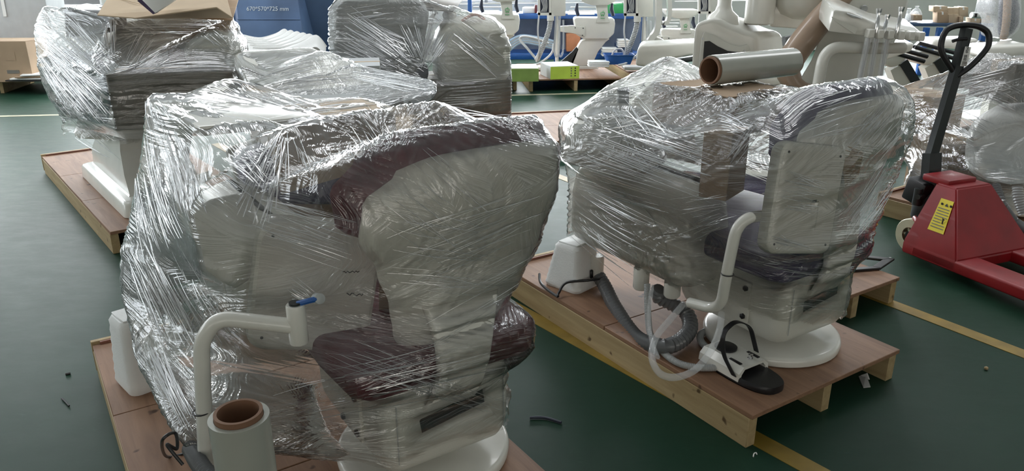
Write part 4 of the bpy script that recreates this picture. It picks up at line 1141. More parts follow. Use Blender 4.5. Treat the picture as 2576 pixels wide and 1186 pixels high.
# ================================================================ BUNDLE AT THE RIGHT EDGE
fw7 = thing('foam_wrapped_unit', 'white foam wrapped unit on the pallet beside the red pallet jack', 'dental unit', (0, 0, 0))
m = MB(); m.prism([at(2420, 440, 4.15), at(2445, 330, 4.3), at(2520, 290, 4.4), at(2640, 270, 4.5), at(2660, 470, 4.2), at(2560, 470, 4.0), at(2480, 460, 4.05)], (.25, .45, .0), .08, 4); m.build('foam_wrap', 'foam', fw7)
m = MB(); m.tube(smooth_path([at(2450, 350, 4.24), at(2520, 318, 4.33), at(2620, 305, 4.42)], 8), .012, 8); m.build('fold', 'foam', fw7)
m = MB(); m.prism([at(2470, 540, 4.05), at(2440, 465, 4.15), at(2640, 480, 4.05), at(2660, 560, 3.95)], (.2, .3, 0), .04, 3); m.build('lower_cover', 'cream', fw7)
c7 = carton('upper brown carton in the wrapped bundle at the right edge', tuple(at(2335, 330, 4.75))[:2], R(25), .30, .3, .47, .69, 'card')
c7b = carton('plain brown carton at the foot of the right edge bundle', tuple(at(2365, 400, 4.45))[:2], R(12), .28, .3, .30, .46, 'card')
c7c = carton('lower brown carton under the plain one in the right edge bundle', tuple(at(2365, 450, 4.45))[:2], R(12), .27, .3, .13, .295, 'card')
d7 = carton('dark carton at the top of the right edge bundle', tuple(at(2540, 240, 4.5))[:2], R(14), .4, .3, .70, .93, 'carddark')
hose('dark grey corrugated hose hanging at the right picture edge behind the jack', [at(2500, 470, 3.9), at(2520, 520, 3.8), gnd(2550, 560, .17), gnd(2600, 590, .17)], .033, 'hose', .016, .16)
hose('grey corrugated hose end under the foam wrapped unit', [at(2560, 470, 3.95), at(2562, 500, 3.92), at(2576, 540, 3.88)], .028, 'hosepale', .014, .14)

# ================================================================ PALLET JACK
jk = thing('pallet_jack', 'red pallet jack with a black loop handle standing on the green floor', 'pallet jack', (2.336, 3.76, 0), R(21.7))
for s in (-1, 1):
    m = MB(); m.loft([[(s * .195 + x, y, .085 + z) for x, z in rrect(.16, .06, .012, 3)] for y in (-.0, -.95)] + [[(s * .195 + x * .75, -1.10, .08 + z * .7) for x, z in rrect(.16, .06, .012, 3)]])
    fk = m.build('fork', 'red', jk)
    m = MB(); m.lathe([(.02, -.05), (.036, -.05), (.036, .05), (.02, .05)], 18, (s * .195, -.9, .038), Matrix.Rotation(R(90), 3, 'Y')); m.build('load_roller', 'wheel', fk)
m = MB()
m.loft([[(-.275, -.25, .056), (.275, -.25, .056), (.275, .07, .056), (-.275, .07, .056)],
        [(-.275, -.25, .115), (.275, -.25, .115), (.275, .07, .115), (-.275, .07, .115)],
        [(-.125, -.06, .42), (.125, -.06, .42), (.125, .06, .42), (-.125, .06, .42)]])
bmesh.ops.bevel(m.bm, geom=m.bm.edges[:], offset=.008, segments=2, affect='EDGES')
m.build('chassis', 'red', jk, ang=30)
m = MB(); m.box((-.01, .08, .425), (.20, .16, .035), None, .008, 2); m.build('top_bracket', 'red', jk)
nl_ = Vector((-.897, 0, .441))
fa = lambda f, g, o=.003: Vector((-.275 + .15 * f, .07 - .01 * f + g * (-.32 + .20 * f), .115 + .305 * f)) + nl_ * o
m = MB(); m.prism([fa(.30, .36), fa(.30, .72), fa(.80, .92), fa(.80, .46)], nl_ * .0012); lab = m.build('warning_label', 'yellow', jk, False)
m = MB(); m.prism([fa(.70, .64, .006), fa(.70, .76, .006), fa(.745, .70, .006)], nl_ * .0008); m.build('warning_triangle', 'print', lab, False)
for g in (.55, .84):
    c_ = fa(.72, g, .006); m = MB(); m.prism([c_ + Vector((0, x, z)) for x, z in rrect(.014, .013, .005, 3)], nl_ * .0008); m.build('warning_sign', 'print', lab, False)
for k in range(8):
    f = .65 - k * .042; g0 = .46 - k * .008; g1 = .80 - k * .014 - (.12 if k in (4, 5) else .0)
    m = MB(); m.prism([fa(f, g0, .006), fa(f, g1, .006), fa(f + .012, g1, .006), fa(f + .012, g0, .006)], nl_ * .0006); m.build('print_line', 'printd', lab, False)
c_ = fa(.44, .66, .007)
m = MB(); m.prism([c_ + Vector((0, -x, z)) for x, z in ((-.004, 0), (.004, -.002), (.006, .02), (.012, .024), (.004, .028), (-.004, .03), (-.002, .018))], nl_ * .0006); m.build('lifting_figure', 'print', lab, False)
m = MB(); m.tube([(-.17, -.14, .11), (-.23, -.06, .14)], .022, 10); m.build('chassis_lug', 'red', jk)
m = MB(); m.lathe([(.07, .16), (.085, .18), (.085, .30), (.06, .33), (.06, .42), (.03, .43)], 22, (0, .17, 0)); m.build('pump_body', 'black', jk)
m = MB(); m.box((-.06, .20, .33), (.10, .12, .13), Matrix.Rotation(.2, 3, 'X'), .012, 2); m.build('handle_pivot', 'black', jk)
m = MB(); m.tube([(-.14, .14, .32), (.10, .20, .32)], .014, 10); m.tube([(-.12, .16, .27), (-.12, .16, .36)], .02, 10); m.build('pivot_pin', 'steel', jk)
for x in (-.095, .095):
    m = MB(); m.lathe([(.045, -.025), (.088, -.025), (.092, -.02), (.092, .02), (.088, .025), (.045, .025)], 30, (x, .165, .092), Matrix.Rotation(R(90), 3, 'Y'), cap=False); wh = m.build('steer_wheel', 'wheel', jk)
    for k in range(6):
        a = k * math.pi / 3; m = MB(); m.box((x, .165 + math.cos(a) * .035, .092 + math.sin(a) * .035), (.03, .044, .012), Matrix.Rotation(a, 3, 'X')); m.build('spoke', 'wheel', wh)
    m = MB(); m.lathe([(.010, -.03), (.022, -.03), (.022, .03), (.010, .03)], 16, (x, .165, .092), Matrix.Rotation(R(90), 3, 'Y')); m.build('hub', 'black', wh)
m = MB(); m.tube(smooth_path([(-.10, .165, .19), (-.15, .10, .19), (-.16, .02, .13)], 6), .014, 10); m.build('link_rod', 'red', jk)
J = lambda u, v, Y: loc_in(jk, at(u, v, Y))
m = MB()
b0, b1, b2 = J(2338, 500, 3.94), J(2345, 385, 3.98), J(2405, 180, 4.05)
def flat_bar(m, pts, w, th, wv=Vector((1, 0, 0))):
    rings = []
    for i, q in enumerate(pts):
        t_ = (pts[min(i + 1, len(pts) - 1)] - pts[max(0, i - 1)]).normalized(); sd_ = (wv - t_ * wv.dot(t_)).normalized(); nv_ = t_.cross(sd_)
        ww = w[i] if hasattr(w, '__len__') else w
        rings.append([q + sd_ * ww / 2 + nv_ * th / 2, q - sd_ * ww / 2 + nv_ * th / 2, q - sd_ * ww / 2 - nv_ * th / 2, q + sd_ * ww / 2 - nv_ * th / 2])
    m.loft(rings)
flat_bar(m, [b0, b1], [.10, .085], .05); m.build('handle_sleeve', 'steel', jk)
m = MB(); flat_bar(m, [b1 - (b2 - b1) * .05, b2, J(2432, 72, 4.08)], [.062, .056, .052], .035); hb = m.build('handle_bar', 'steel', jk)
lp_ = smooth_path([J(2404, 188, 4.045), J(2372, 138, 4.05), J(2368, 108, 4.055), J(2380, 78, 4.07), J(2402, 66, 4.075), J(2432, 63, 4.08), J(2462, 67, 4.075), J(2484, 82, 4.07), J(2488, 105, 4.06), J(2478, 128, 4.055), J(2442, 166, 4.05), J(2406, 192, 4.045)], 6)
m = MB(); m.tube(lp_, .0155, 12); m.build('loop_grip', 'black', jk)
m = MB(); m.tube(smooth_path([J(2432, 98, 4.05), J(2412, 99, 4.045), J(2396, 104, 4.045)], 5), [.009] * 11, 8); m.build('release_lever', 'black', jk)
P_ = [at(2414, 166, 4.03), at(2430, 167, 4.03), at(2442, 118, 4.046), at(2427, 117, 4.046)]
m = MB(); m.prism([loc_in(jk, p - Vector((0, .006, 0))) for p in P_], (.0, .001, 0)); tl = m.build('handle_label', 'paper', jk, False)
ezl = (P_[3] - P_[0])
for i, ch in enumerate('叉车转停'):
    f = (.90, .74, .50, .34)[i]
    c = P_[0].lerp(P_[3], f).lerp(P_[1].lerp(P_[2], f), .42) - Vector((0, .009, 0))
    place_text('label_character', ch, .018, c, P_[1] - P_[0], ezl, 'print', tl, mw(jk))
for f in (.22, .15, .07):
    c0 = P_[0].lerp(P_[3], f).lerp(P_[1].lerp(P_[2], f), .15) - Vector((0, .008, 0)); c1 = P_[0].lerp(P_[3], f).lerp(P_[1].lerp(P_[2], f), .85) - Vector((0, .008, 0))
    m = MB(); m.tube([loc_in(jk, c0), loc_in(jk, c1)], .0022, 5); m.build('small_print', 'printd', tl)

# ================================================================ UNWRAPPED TAN CHAIR AND ITS UNIT
tc_ = thing('dental_chair', 'unwrapped dental chair with tan upholstery behind the purple chair bundle', 'dental chair', tuple(P2(1.15, 1.0, DECK)))
L_ = lambda u, v, Y: loc_in(tc_, at(u, v, Y))
m = MB(); m.prism([L_(u, v, Y) for u, v, Y in ((1995, 225, 4.25), (2040, 150, 4.3), (2075, 60, 4.35), (2110, -30, 4.4), (2290, -30, 4.55), (2268, 60, 4.5), (2225, 150, 4.45), (2195, 235, 4.4))], (.04, .05, 0), .015, 3); m.build('backrest_shell', 'cream', tc_)
cp = smooth_path([L_(2150, -40, 4.42), L_(2100, 10, 4.40), L_(2040, 80, 4.36), L_(1990, 150, 4.34), L_(1985, 190, 4.32), L_(2020, 225, 4.3), L_(2100, 240, 4.3)], 8)
m = MB(); m.tube(cp, [.02 + .055 * math.sin(math.pi * min(1, .15 + .85 * i / len(cp))) for i in range(len(cp))], 16); m.build('backrest_cushion', 'tan', tc_)
for (u, v, Y) in ((2121, 121, 4.32), (2174, 22, 4.42)):
    m = MB(); m.lathe([(.018, -.004), (.02, .0), (.018, .004), (.0, .001)], 18, L_(u, v, Y - .005), Matrix.Rotation(R(90), 3, 'X'), cap=False); m.build('screw_recess', 'grey_pl', tc_)
m = MB(); m.prism([L_(1980, 290, 4.3), L_(2180, 290, 4.35), L_(2170, 225, 4.4), L_(2000, 225, 4.36)], (.05, .25, 0), .03, 3); m.build('seat_cushion', 'tan', tc_)
m = MB(); a_ = tc_.location; m.box((0, 0, .22), (.34, .5, .42), Matrix.Rotation(ang2, 3, 'Z'), .06, 3); m.build('lower_body', 'cream', tc_)
m = MB(); m.tube(fillet([L_(2050, 260, 4.05), L_(2075, 118, 4.05), L_(2210, 122, 4.12), L_(2270, 120, 4.2)], .10, 10), .030, 18); ta = m.build('tray_arm', 'white', tc_)
# instrument console
m = MB(); m.prism([L_(u, v, 4.05) for u, v in ((2083, 80), (2098, 24), (2140, 30), (2185, 50), (2222, 66), (2320, 82), (2322, 100), (2180, 92))], (.05, .30, .05), .012, 2); cons = m.build('instrument_console', 'white', ta)
m = MB(); m.prism([L_(u, v, 4.035) for u, v in ((2130, 34), (2155, 42), (2168, 47), (2145, 44))], (.03, .06, .012)); m.build('control_panel', 'grey_pl', ta)
m = MB(); m.prism([L_(2092, 42, 4.044), L_(2158, 72, 4.044), L_(2150, 86, 4.044), L_(2096, 50, 4.044)], (0, .004, 0)); m.build('screen_stripe', 'cream', ta)
for k, u in enumerate((2188, 2212, 2238, 2265, 2290, 2314)):
    m = MB(); m.box(L_(u, 84 + k * 1.5, 4.02), (.034, .05, .045), None, .005, 1); m.build('holder_block', 'white', ta)
for k, (u, v) in enumerate(((2212, 22), (2233, 38), (2268, 18))):
    m = MB(); p0, p1 = L_(u - 8 - k * 2, 84, 4.02), L_(u, v, 4.04); ax = (p1 - p0)
    m.lathe([(.008, 0), (.011, .02), (.011, ax.length * .6), (.008, ax.length * .68), (.013, ax.length * .85), (.016, ax.length), (.008, ax.length)], 14, p0, ax.to_track_quat('Z', 'Y').to_matrix()); hp_ = m.build('handpiece', 'chrome', ta)
for k, (u, u2) in enumerate(((2186, 2160), (2205, 2185), (2232, 2212))):
    m = MB(); m.tube(smooth_path([L_(u, 92, 4.03), L_((u + u2) / 2, 150, 4.02), L_(u2, 215, 4.0), L_(u2 - 6, 240, 4.0)], 6), .017, 10); sl = m.build('clear_sleeve', 'clear', ta)
    m = MB(); m.tube(smooth_path([L_(u + 1, 92, 4.03), L_((u + u2) / 2 + 1, 150, 4.02), L_(u2 + 1, 215, 4.0), L_(u2 - 5, 240, 4.0)], 6), .008, 8); m.build('instrument_hose', 'hosepale', ta)
# leg rest in white
m = MB(); m.prism([L_(u, v, 5.2) for u, v in ((2140, 130), (2150, 112), (2240, 112), (2300, 108), (2296, 128), (2230, 152), (2150, 158))], (.1, .35, .0), .02, 3); m.build('leg_rest_shell', 'white', tc_)

# water cabinet
wc = thing('water_cabinet', 'large glossy white rounded cabinet with a black curved window', 'cabinet', tuple(at(1850, 200, 4.6)))
Q_ = lambda u, v, Y=4.5: loc_in(wc, at(u, v, Y))
out_ = [(1732, 230), (1740, 110), (1748, 62), (1775, 48), (1800, 46), (1830, 60), (1870, 76), (1895, 84), (1908, 110), (1912, 230)]
out_ = [tuple(p)[:2] for p in smooth_path([(u, v, 0) for u, v in out_], 4)]
m = MB(); m.prism([Q_(u, v) for u, v in out_], Q_(1975, 190, 4.75) - Q_(1912, 200, 4.5), .03, 4); wcb = m.build('cabinet_body', 'white', wc)
fr1 = [(1752, 230), (1765, 92), (1782, 85), (1800, 90), (1830, 108), (1860, 116), (1885, 120), (1890, 230)]
fr1 = [tuple(p)[:2] for p in smooth_path([(u, v, 0) for u, v in fr1], 3)]
m = MB(); m.prism([Q_(u, v, 4.50) for u, v in fr1], (0, -.012, 0), .004, 2); m.build('window_bezel', 'cream', wc)
win_ = [(1762, 230), (1772, 104), (1785, 103), (1805, 116), (1830, 128), (1870, 133), (1866, 230)]
m = MB(); m.prism([Q_(u, v, 4.487) for u, v in win_], (0, -.004, 0)); m.build('curved_window', 'black', wc)
for u, v in ((1768, 97), (1873, 128)):
    m = MB(); m.lathe([(.006, 0), (.006, .004)], 10, Q_(u, v, 4.486), Matrix.Rotation(R(90), 3, 'X')); m.build('bezel_screw', 'alu', wc)
m = MB(); m.lathe([(.095, -.05), (.085, .0), (.05, .03), (.04, .06), (.04, .25)], 28, Q_(1820, 40, 4.62)); m.build('column_post', 'white', wc)
m = MB(); m.lathe([(.06, 0), (.085, .01), (.085, .30), (.08, .34)], 30, Q_(1908, 62, 4.62)); m.build('pivot_drum', 'white', wc)
m = MB(); m.prism([Q_(1930, 50, 4.62), Q_(1950, 5, 4.62), Q_(2060, 20, 4.62), Q_(2068, 45, 4.62), Q_(2045, 75, 4.62), Q_(1940, 68, 4.62)], (.02, .16, 0), .012, 2); m.build('bowl_shelf', 'white', wc)
m = MB(); m.lathe([(.08, -.02), (.15, .01), (.185, .06), (.19, .16)], 32, Q_(2018, 38, 4.66)); m.build('spittoon_bowl', 'cream', wc)
m = MB()
for k in range(4):
    m.tube(smooth_path([Q_(1972, 98 + k * 4, 4.8), Q_(2005, 92 + k * 5, 4.85), Q_(2030, 100 + k * 6, 4.9), Q_(2020, 130 + k * 6, 4.9), Q_(1985, 150 + 5 * k, 4.85)], 6), .016, 8)
m.build('cable_bundle', 'hose', wc)['kind'] = 'stuff'
lg = thing('leg_rest_shell', 'long white leg rest shell pointing at the water cabinet', 'leg rest', tuple(at(1680, 160, 5.0)))
G_ = lambda u, v, Y=5.0: loc_in(lg, at(u, v, Y))
m = MB(); m.prism([G_(u, v) for u, v in ((1598, 165), (1603, 125), (1612, 114), (1700, 110), (1770, 106), (1770, 135), (1720, 142), (1660, 155), (1630, 170))], (.06, .3, 0), .025, 3); m.build('shell', 'white', lg)
m = MB(); m.prism([G_(1650, 158), G_(1770, 138), G_(1770, 150), G_(1660, 168)], (.06, .25, -.02), .004, 1); m.build('underside_frame', 'steel', lg)

# ================================================================ ASSEMBLY ROW IN THE REAR
def far_chair(label, du, dv, s, Y):
    t = thing('chair_pedestal', label, 'dental chair', tuple(at(1462 + du, 166 + dv, Y)), 0, 'bare dental chair pedestals in the rear row')
    K = lambda u, v, y=0: loc_in(t, at(1462 + du + (u - 1462) * s, 166 + dv + (v - 166) * s, Y + y))
    col = [(1430, 166), (1442, 140), (1455, 115), (1462, 103), (1478, 98), (1535, 98), (1524, 106), (1505, 130), (1496, 150), (1494, 166)]
    m = MB(); m.prism([K(u, v) for u, v in col], (0, .16, 0), .015, 2); m.build('column', 'white', t)
    blk = [(1444, 48), (1450, 44), (1545, 46), (1548, 60), (1545, 85), (1530, 99), (1470, 99), (1450, 88)]
    m = MB(); m.prism([K(u, v, -.04) for u, v in blk], (0, .26, 0), .02, 3); m.build('upper_block', 'white', t)
    m = MB(); m.prism([K(1409, 66, -.06), K(1440, 64, -.06), K(1472, 68, -.06), K(1472, 92, -.06), K(1440, 84, -.06), K(1409, 80, -.06)], (0, .04, 0), .01, 2); br = m.build('arm_bracket', 'cream', t)
    for u, v in ((1447, 70), (1467, 71), (1465, 89)):
        m = MB(); m.lathe([(.008, 0), (.008, .006)], 8, K(u, v, -.06), Matrix.Rotation(R(90), 3, 'X')); m.build('bolt', 'steel', br)
    m = MB(); m.prism([K(1498, 12, -.05), K(1528, 12, -.05), K(1530, 40, -.06), K(1534, 57, -.06), K(1500, 57, -.06), K(1503, 40, -.06)], (0, .012, 0), .003, 1); st = m.build('strap', 'cream', t)
    # green apple-tooth mark with a line of lettering below
    c = K(1516, 35, -.075); r = .030 * s
    tooth = [(-.0, .55), (.35, .72), (.75, .6), (.85, .1), (.62, -.4), (.5, -.95), (.32, -.8), (.18, -.35), (0, -.28), (-.18, -.35), (-.32, -.8), (-.5, -.95), (-.62, -.4), (-.85, .1), (-.75, .6), (-.35, .72)]
    m = MB(); m.tube([c + Vector((x * r, 0, z * r)) for x, z in tooth], .0045 * s, 6, closed=True); m.tube([c + Vector((0, 0, .65 * r)), c + Vector((.12 * r, 0, 1.15 * r)), c + Vector((.4 * r, 0, 1.25 * r))], .004 * s, 6); m.build('tooth_emblem', 'printg', st)
    m = MB(); m.box(K(1516, 46, -.072), (.055 * s, .003, .008 * s)); m.build('emblem_lettering', 'printg', st)
    m = MB(); m.prism([K(u, v, -.1) for u, v in ((1455, -12), (1555, -12), (1548, 4), (1530, 13), (1490, 14), (1465, 5))], (0, .3, 0), .015, 2); m.build('seat_pan', 'cream', t)
    for k, v in enumerate((18, 27, 36)):
        m = MB(); m.box(K(1470 - k * 4, v, .1 + .12 * k), (.36 * s, .03, .012), None, .003, 1); m.build('seat_rail', 'paper' if k % 2 == 0 else 'alu', t)
    for u in (1452, 1540):
        m = MB(); m.tube([K(u, 8, .0), K(u - 2, 24, .0), K(u + 3, 40, .0)], [.015, .028, .022], 10); m.build('armrest_joint', 'navy', t)
    m = MB(); m.prism([K(1405, 160), K(1440, 130), K(1450, 118), K(1456, 124), K(1440, 166), K(1405, 170)], (0, .05, 0), .004, 1); m.build('hinge_plate', 'steel', t)
    m = MB(); m.prism([K(1420, 178), K(1510, 178), K(1500, 166), K(1425, 166)], (0, .3, 0), .006, 1); m.build('foot_plate', 'white', t)
    return t
far_chair('bare white chair pedestal partly hidden by the middle rear bundle', -240, -9, 1.0, 10.0)
far_chair('bare white chair pedestal above the lime green carton', 0, 0, 1.0, 10.2)
far_chair('small bare white chair pedestal next to the water cabinet', 216, 12, .86, 11.0)
def unit_post(label, u0, Y, s=1.0, low=150):
    t = thing('delivery_unit', label, 'dental unit', tuple(at(u0 + 20, low, Y)), 0, 'delivery units on posts in the rear row')
    K = lambda u, v, y=0: loc_in(t, at(u0 + u * s, v * s if v < 60 else v, Y + y))
    m = MB()
    for a in (((0, -40), (6, -40), (6, 38), (0, 38)), ((28, -40), (34, -40), (34, 38), (28, 38)), ((0, 32), (34, 32), (34, 39), (0, 39))):
        m.prism([K(*p) for p in a], (0, .05, 0))
    m.build('box_frame', 'white', t, False)
    m = MB(); m.prism([K(6, -40, .03), K(28, -40, .03), K(28, 32, .03), K(6, 32, .03)], (0, .02, 0)); m.build('circuit_panel', 'navy', t, False)
    m = MB(); m.prism([K(34, -40), K(70, -40, .1), K(70, 40, .1), K(34, 42)], (0, .2, 0), .01, 2); m.build('side_cover', 'white', t)
    w = MB()
    for k in range(4): w.tube(smooth_path([K(12 + k * 3, -30, .0), K(10 + k * 4, 0, -.02), K(14 + 3 * k, 18, -.01), K(8 + 4 * k, 30, .0)], 4), .005, 5)
    w.build('wire', 'cable', t)['kind'] = 'stuff'
    m = corrugated([K(32, 46), K(28, 75), K(14, 115), K(2, low - 8, .05), K(-2, low, .1)], .034, .02, .14, 10); m.build('drain_hose', 'hosepale', t)
    m = MB(); m.tube([K(32, 38), K(32, 52)], .045, 12); m.build('hose_collar', 'white', t)
    for k, u in enumerate((42, 52)):
        m = MB(); m.tube(smooth_path([K(u + 4, 40, -.02), K(u + 2, 80, -.05), K(u, 130, -.05), K(u + 6, 142, -.05), K(u + 12, 120, -.04), K(u + 12, 50, -.02)], 6), .012, 8); m.build('instrument_hose', 'clear' if k else 'hosepale', t)
    m = MB(); m.tube(smooth_path([K(3, 38, -.02), K(0, 80, -.03), K(4, 120, .0), K(-4, low + 6, .02)], 6), .010, 8); m.build('cable_run', 'cable', t)
    m = MB(); m.tube(smooth_path([K(40, 110, .1), K(34, 135, .05), K(6, low + 8, -.1), K(-14, low + 14, -.15)], 6), .014, 8); m.build('cable_coil', 'cable', t)
    m = MB(); m.box(K(34, low + 20, .2), (.4, .25, .04), None, .01, 1); m.build('base_foot', 'white', t)
    m = MB(); m.tube([K(48, 30, .12), K(48, low + 16, .2)], .022, 12); m.build('support_post', 'white', t)
    return t
unit_post('white delivery unit with open circuit box, left one in the rear row', 1353, 9.9)
unit_post('white delivery unit with open circuit box, middle one in the rear row', 1570, 9.7, 1.05)
unit_post('white delivery unit half hidden behind the water cabinet', 1757, 10.4, .9)
# pale swing arm between the middle unit and the small pedestal
sa = thing('swing_arm', 'curved white swing arm standing right of the middle delivery unit', 'dental unit', tuple(at(1650, 150, 9.6)))
S_ = lambda u, v, Y=9.6: loc_in(sa, at(u, v, Y))
m = MB(); flat_bar(m, smooth_path([S_(1657, -20), S_(1656, 50), S_(1650, 80), S_(1635, 100), S_(1630, 118)], 5), .07, .10); m.build('curved_arm', 'white', sa)
m = MB(); flat_bar(m, smooth_path([S_(1682, -20), S_(1684, 30), S_(1678, 55), S_(1665, 58)], 5), .05, .08); m.build('second_arm', 'white', sa)
m = MB(); m.prism([S_(1630, 120), S_(1670, 118), S_(1672, 100), S_(1650, 92), S_(1636, 104)], (0, .2, 0), .02, 2); m.build('arm_joint', 'white', sa)

# pallets and cartons of the rear row
def far_pallet(label, corner, ang, w, l):
    return pallet(label, corner, ang, w, l, 2, False, .15)
c = gnd(1425, 232, 0)
far_pallet('pale pallet under the lime green carton in the rear row', (c.x - .45, c.y + .02), R(6), 1.15, 1.5)
far_pallet('pale pallet beside the first one, under the middle delivery unit', (c.x + .85, c.y + .55), R(6), .9, 1.5)
far_pallet('cream pallet under the olive green carton', (c.x - 1.6, c.y + .1), R(2), 1.0, 1.3)
far_pallet('pallet under the brown carton at the left picture edge', tuple(gnd(-180, 240, 0))[:2], R(10), 1.6, .9)
t = thing('lime_carton', 'lime green and grey carton printed with dots, on the pale rear pallet', 'cardboard box', tuple(gnd(1385, 200, .15)), R(-16))
zb = .0
m = MB(); m.rbox(.0, .36, .0, .45, 0, .15, .003, 1); m.build('box_body', 'greyboard', t)
m = MB(); m.rbox(-.002, .362, -.003, .0, .0, .15); m.build('green_end', 'green', t, False)
for k in range(4):
    for j in range(2):
        m = MB(); m.lathe([(.009, 0), (.009, .002)], 10, (.26 + .05 * j, -.003, .125 - .03 * k), Matrix.Rotation(R(90), 3, 'X')); m.build('printed_dot', 'print' if j else 'printd', t)
m = MB(); m.rbox(.01, .35, .02, .43, .1502, .154); m.build('top_sheet', 'paper', t, False)
t.rotation_euler.z = R(14)
t = thing('olive_carton', 'olive green carton on a cream block behind the middle rear bundle', 'cardboard box', tuple(gnd(1262, 206, .15)), R(2))
m = MB(); m.rbox(0, .44, 0, .4, 0, .15, .003, 1); m.build('box_body', 'olive', t)
m = MB(); m.rbox(.01, .43, .01, .39, .1502, .156); m.build('top_sheet', 'paper', t, False)
for (lab, u, v, Y, w, h, mat) in (('white coil of packing on the rear pallet beside the blue tray', 1505, 160, 9.6, .26, .07, 'foam'), ('white stack of foam pads on the lower blue rack shelf', 1532, 130, 11.3, .22, .12, 'foam'), ('small white foam stack on the blue rack behind the pads', 1566, 108, 11.4, .16, .11, 'foam')):
    t = thing('foam_pads', lab, 'foam pads', tuple(at(u, v, Y)))
    for k in range(4):
        m = MB(); m.box((0.004 * (k % 2), 0, -h / 2 + h * (k + .5) / 4), (w, .2, h / 4 - .002), None, .008, 1); m.build('pad', mat, t)
t = thing('blue_tray', 'blue plastic parts tray on the rear pallet', 'tray', tuple(at(1555, 160, 9.7)))
m = MB(); m.loft([[(x * k, y * k, z) for x, y in rrect(.36, .26, .03, 3)] for k, z in ((.8, 0), (1.0, .11), (1.06, .115), (1.06, .12), (.98, .12), (.8, .01))]); m.build('tray_shell', 'bluesteel', t)
m = MB(); m.tube(smooth_path([(-.1, 0, .02), (-.06, -.02, .16), (.04, 0, .17), (.1, .02, .03)], 6), .012, 8); m.build('tube_loop', 'cable', t)
# blue rack
rk = thing('blue_rack', 'blue steel shelf rack along the back wall behind the pedestals', 'shelf rack', (0, 0, 0))
for v0, v1 in ((34, 48), (134, 150)):
    m = MB(); m.prism([at(1180, v1, 11.4), at(1620, v1, 11.5), at(1620, v0, 11.5), at(1180, v0, 11.4)], (-.1, .55, 0), .008, 1); m.build('shelf_beam', 'bluesteel', rk)
for u in (1185, 1398, 1612):
    m = MB(); p = at(u, 190, 11.42); m.rbox(p.x - .03, p.x + .03, p.y - .02, p.y + .05, 0, 1.6, .004, 1); m.build('rack_post', 'bluesteel', rk)
m = MB(); m.prism([at(1180, 134, 11.95), at(1620, 134, 12.0), at(1620, 40, 12.0), at(1180, 40, 11.95)], (0, .02, 0)); m.build('back_panel', 'rackpanel', rk, False)
def on_rack(name, label, cat, u0, v0, u1, v1, Y, d, mat, part='body'):
    t = thing(name, label, cat, (0, 0, 0))
    m = MB(); m.prism([at(u0, v1, Y), at(u1, v1, Y), at(u1, v0, Y), at(u0, v0, Y)], (0, d, 0), .008, 2); m.build(part, mat, t)
    m = MB(); m.prism([at(u0 + 3, v0 + 1, Y + .02), at(u1 - 3, v0 + 1, Y + .02), at(u1 - 4, v0 - 1.5, Y + .02), at(u0 + 4, v0 - 1.5, Y + .02)], (0, d * .8, 0), .003, 1); m.build('lid', mat, t)
    return t
on_rack('parts_bin', 'green plastic tub on the upper shelf of the blue rack', 'plastic bin', 1528, 10, 1572, 34, 11.5, .3, 'greenpl')
on_rack('white_bundle', 'white rolled bundle on the upper shelf of the blue rack', 'bundle', 1315, 20, 1350, 33, 11.5, .2, 'paper')
on_rack('red_bottle', 'small dark red bottle on the upper shelf of the blue rack', 'bottle', 1345, 12, 1352, 33, 11.45, .05, 'maroon')
on_rack('parts_bin', 'orange brown board box between the delivery unit and the pedestal', 'box', 1425, 86, 1460, 130, 11.3, .2, 'terra')
on_rack('grey_bin', 'pale blue bin on the lower blue rack shelf', 'plastic bin', 1552, 112, 1592, 133, 11.5, .3, 'blue')
cb = thing('tube_bundle', 'bundle of pale tubing lying on the lower blue rack shelf', 'tubing', (0, 0, 0))
for k in range(7):
    m = MB(); m.tube(smooth_path([at(1280, 128 - k * 4, 11.35), at(1310, 108 - k * 3, 11.4), at(1350, 112 - k * 3, 11.4), at(1392, 122 - k * 3, 11.4)], 5), .02, 7); m.build('tube', 'hosepale' if k % 2 else 'paleblue', cb)
m = MB(); m.tube(smooth_path([at(1350, 150, 10.8), at(1325, 120, 10.9), at(1308, 100, 11.0), at(1318, 92, 11.0), at(1350, 98, 11.0), at(1380, 110, 11.0)], 6), .018, 8)
tag(m.build('pale_hose', 'hosepale'), 'pale hose arching out of the lower blue rack shelf', 'hose')

# left rear: carton, white cabinet
t = carton('brown carton with faint print on the pallet at the left picture edge', tuple(at(-60, 205, 9.0))[:2], R(3), .66, .45, .15, .62, 'card')
m = MB(); m.box((.45, -.002, .12), (.14, .002, .04)); m.build('printed_mark', 'printd', t)
m = MB(); m.box((.45, -.002, .30), (.12, .002, .10)); m.build('printed_panel', 'card', t)
t = thing('white_cabinet', 'tall pale grey cabinet at the left picture edge behind the carton', 'cabinet', tuple(at(60, 140, 10.2)), R(4))
m = MB(); m.rbox(-.85, .42, 0, .5, 0.02, 1.7, .03, 2); m.build('cabinet_body', 'greyboard', t)
m = MB(); m.tube([Vector((-.26, -.02, 1.0)) + Vector((.16 * math.cos(a) * .5, 0, .30 * math.sin(a))) for a in [2 * math.pi * k / 24 for k in range(24)]], .02, 8, closed=True); m.build('ring_handle', 'white', t)
m = MB(); m.prism([(-.14, -.01, .5), (-.10, -.01, .5), (-.09, -.01, .85), (-.13, -.01, .85)], (0, -.004, 0)); m.build('paper_strip', 'paper', t, False)
t = thing('flat_parts', 'flat dark and white parts stacked on the pallet beside the left edge carton', 'parts', tuple(gnd(92, 200, .16)))
for k in range(4):
    m = MB(); m.box((.0 + .03 * k, 0, .012 + .022 * k), (.5 - .04 * k, .4, .016), Matrix.Rotation(.1 * k, 3, 'Z'), .003, 1); m.build('sheet', ('black', 'paper', 'card', 'paper')[k], t)

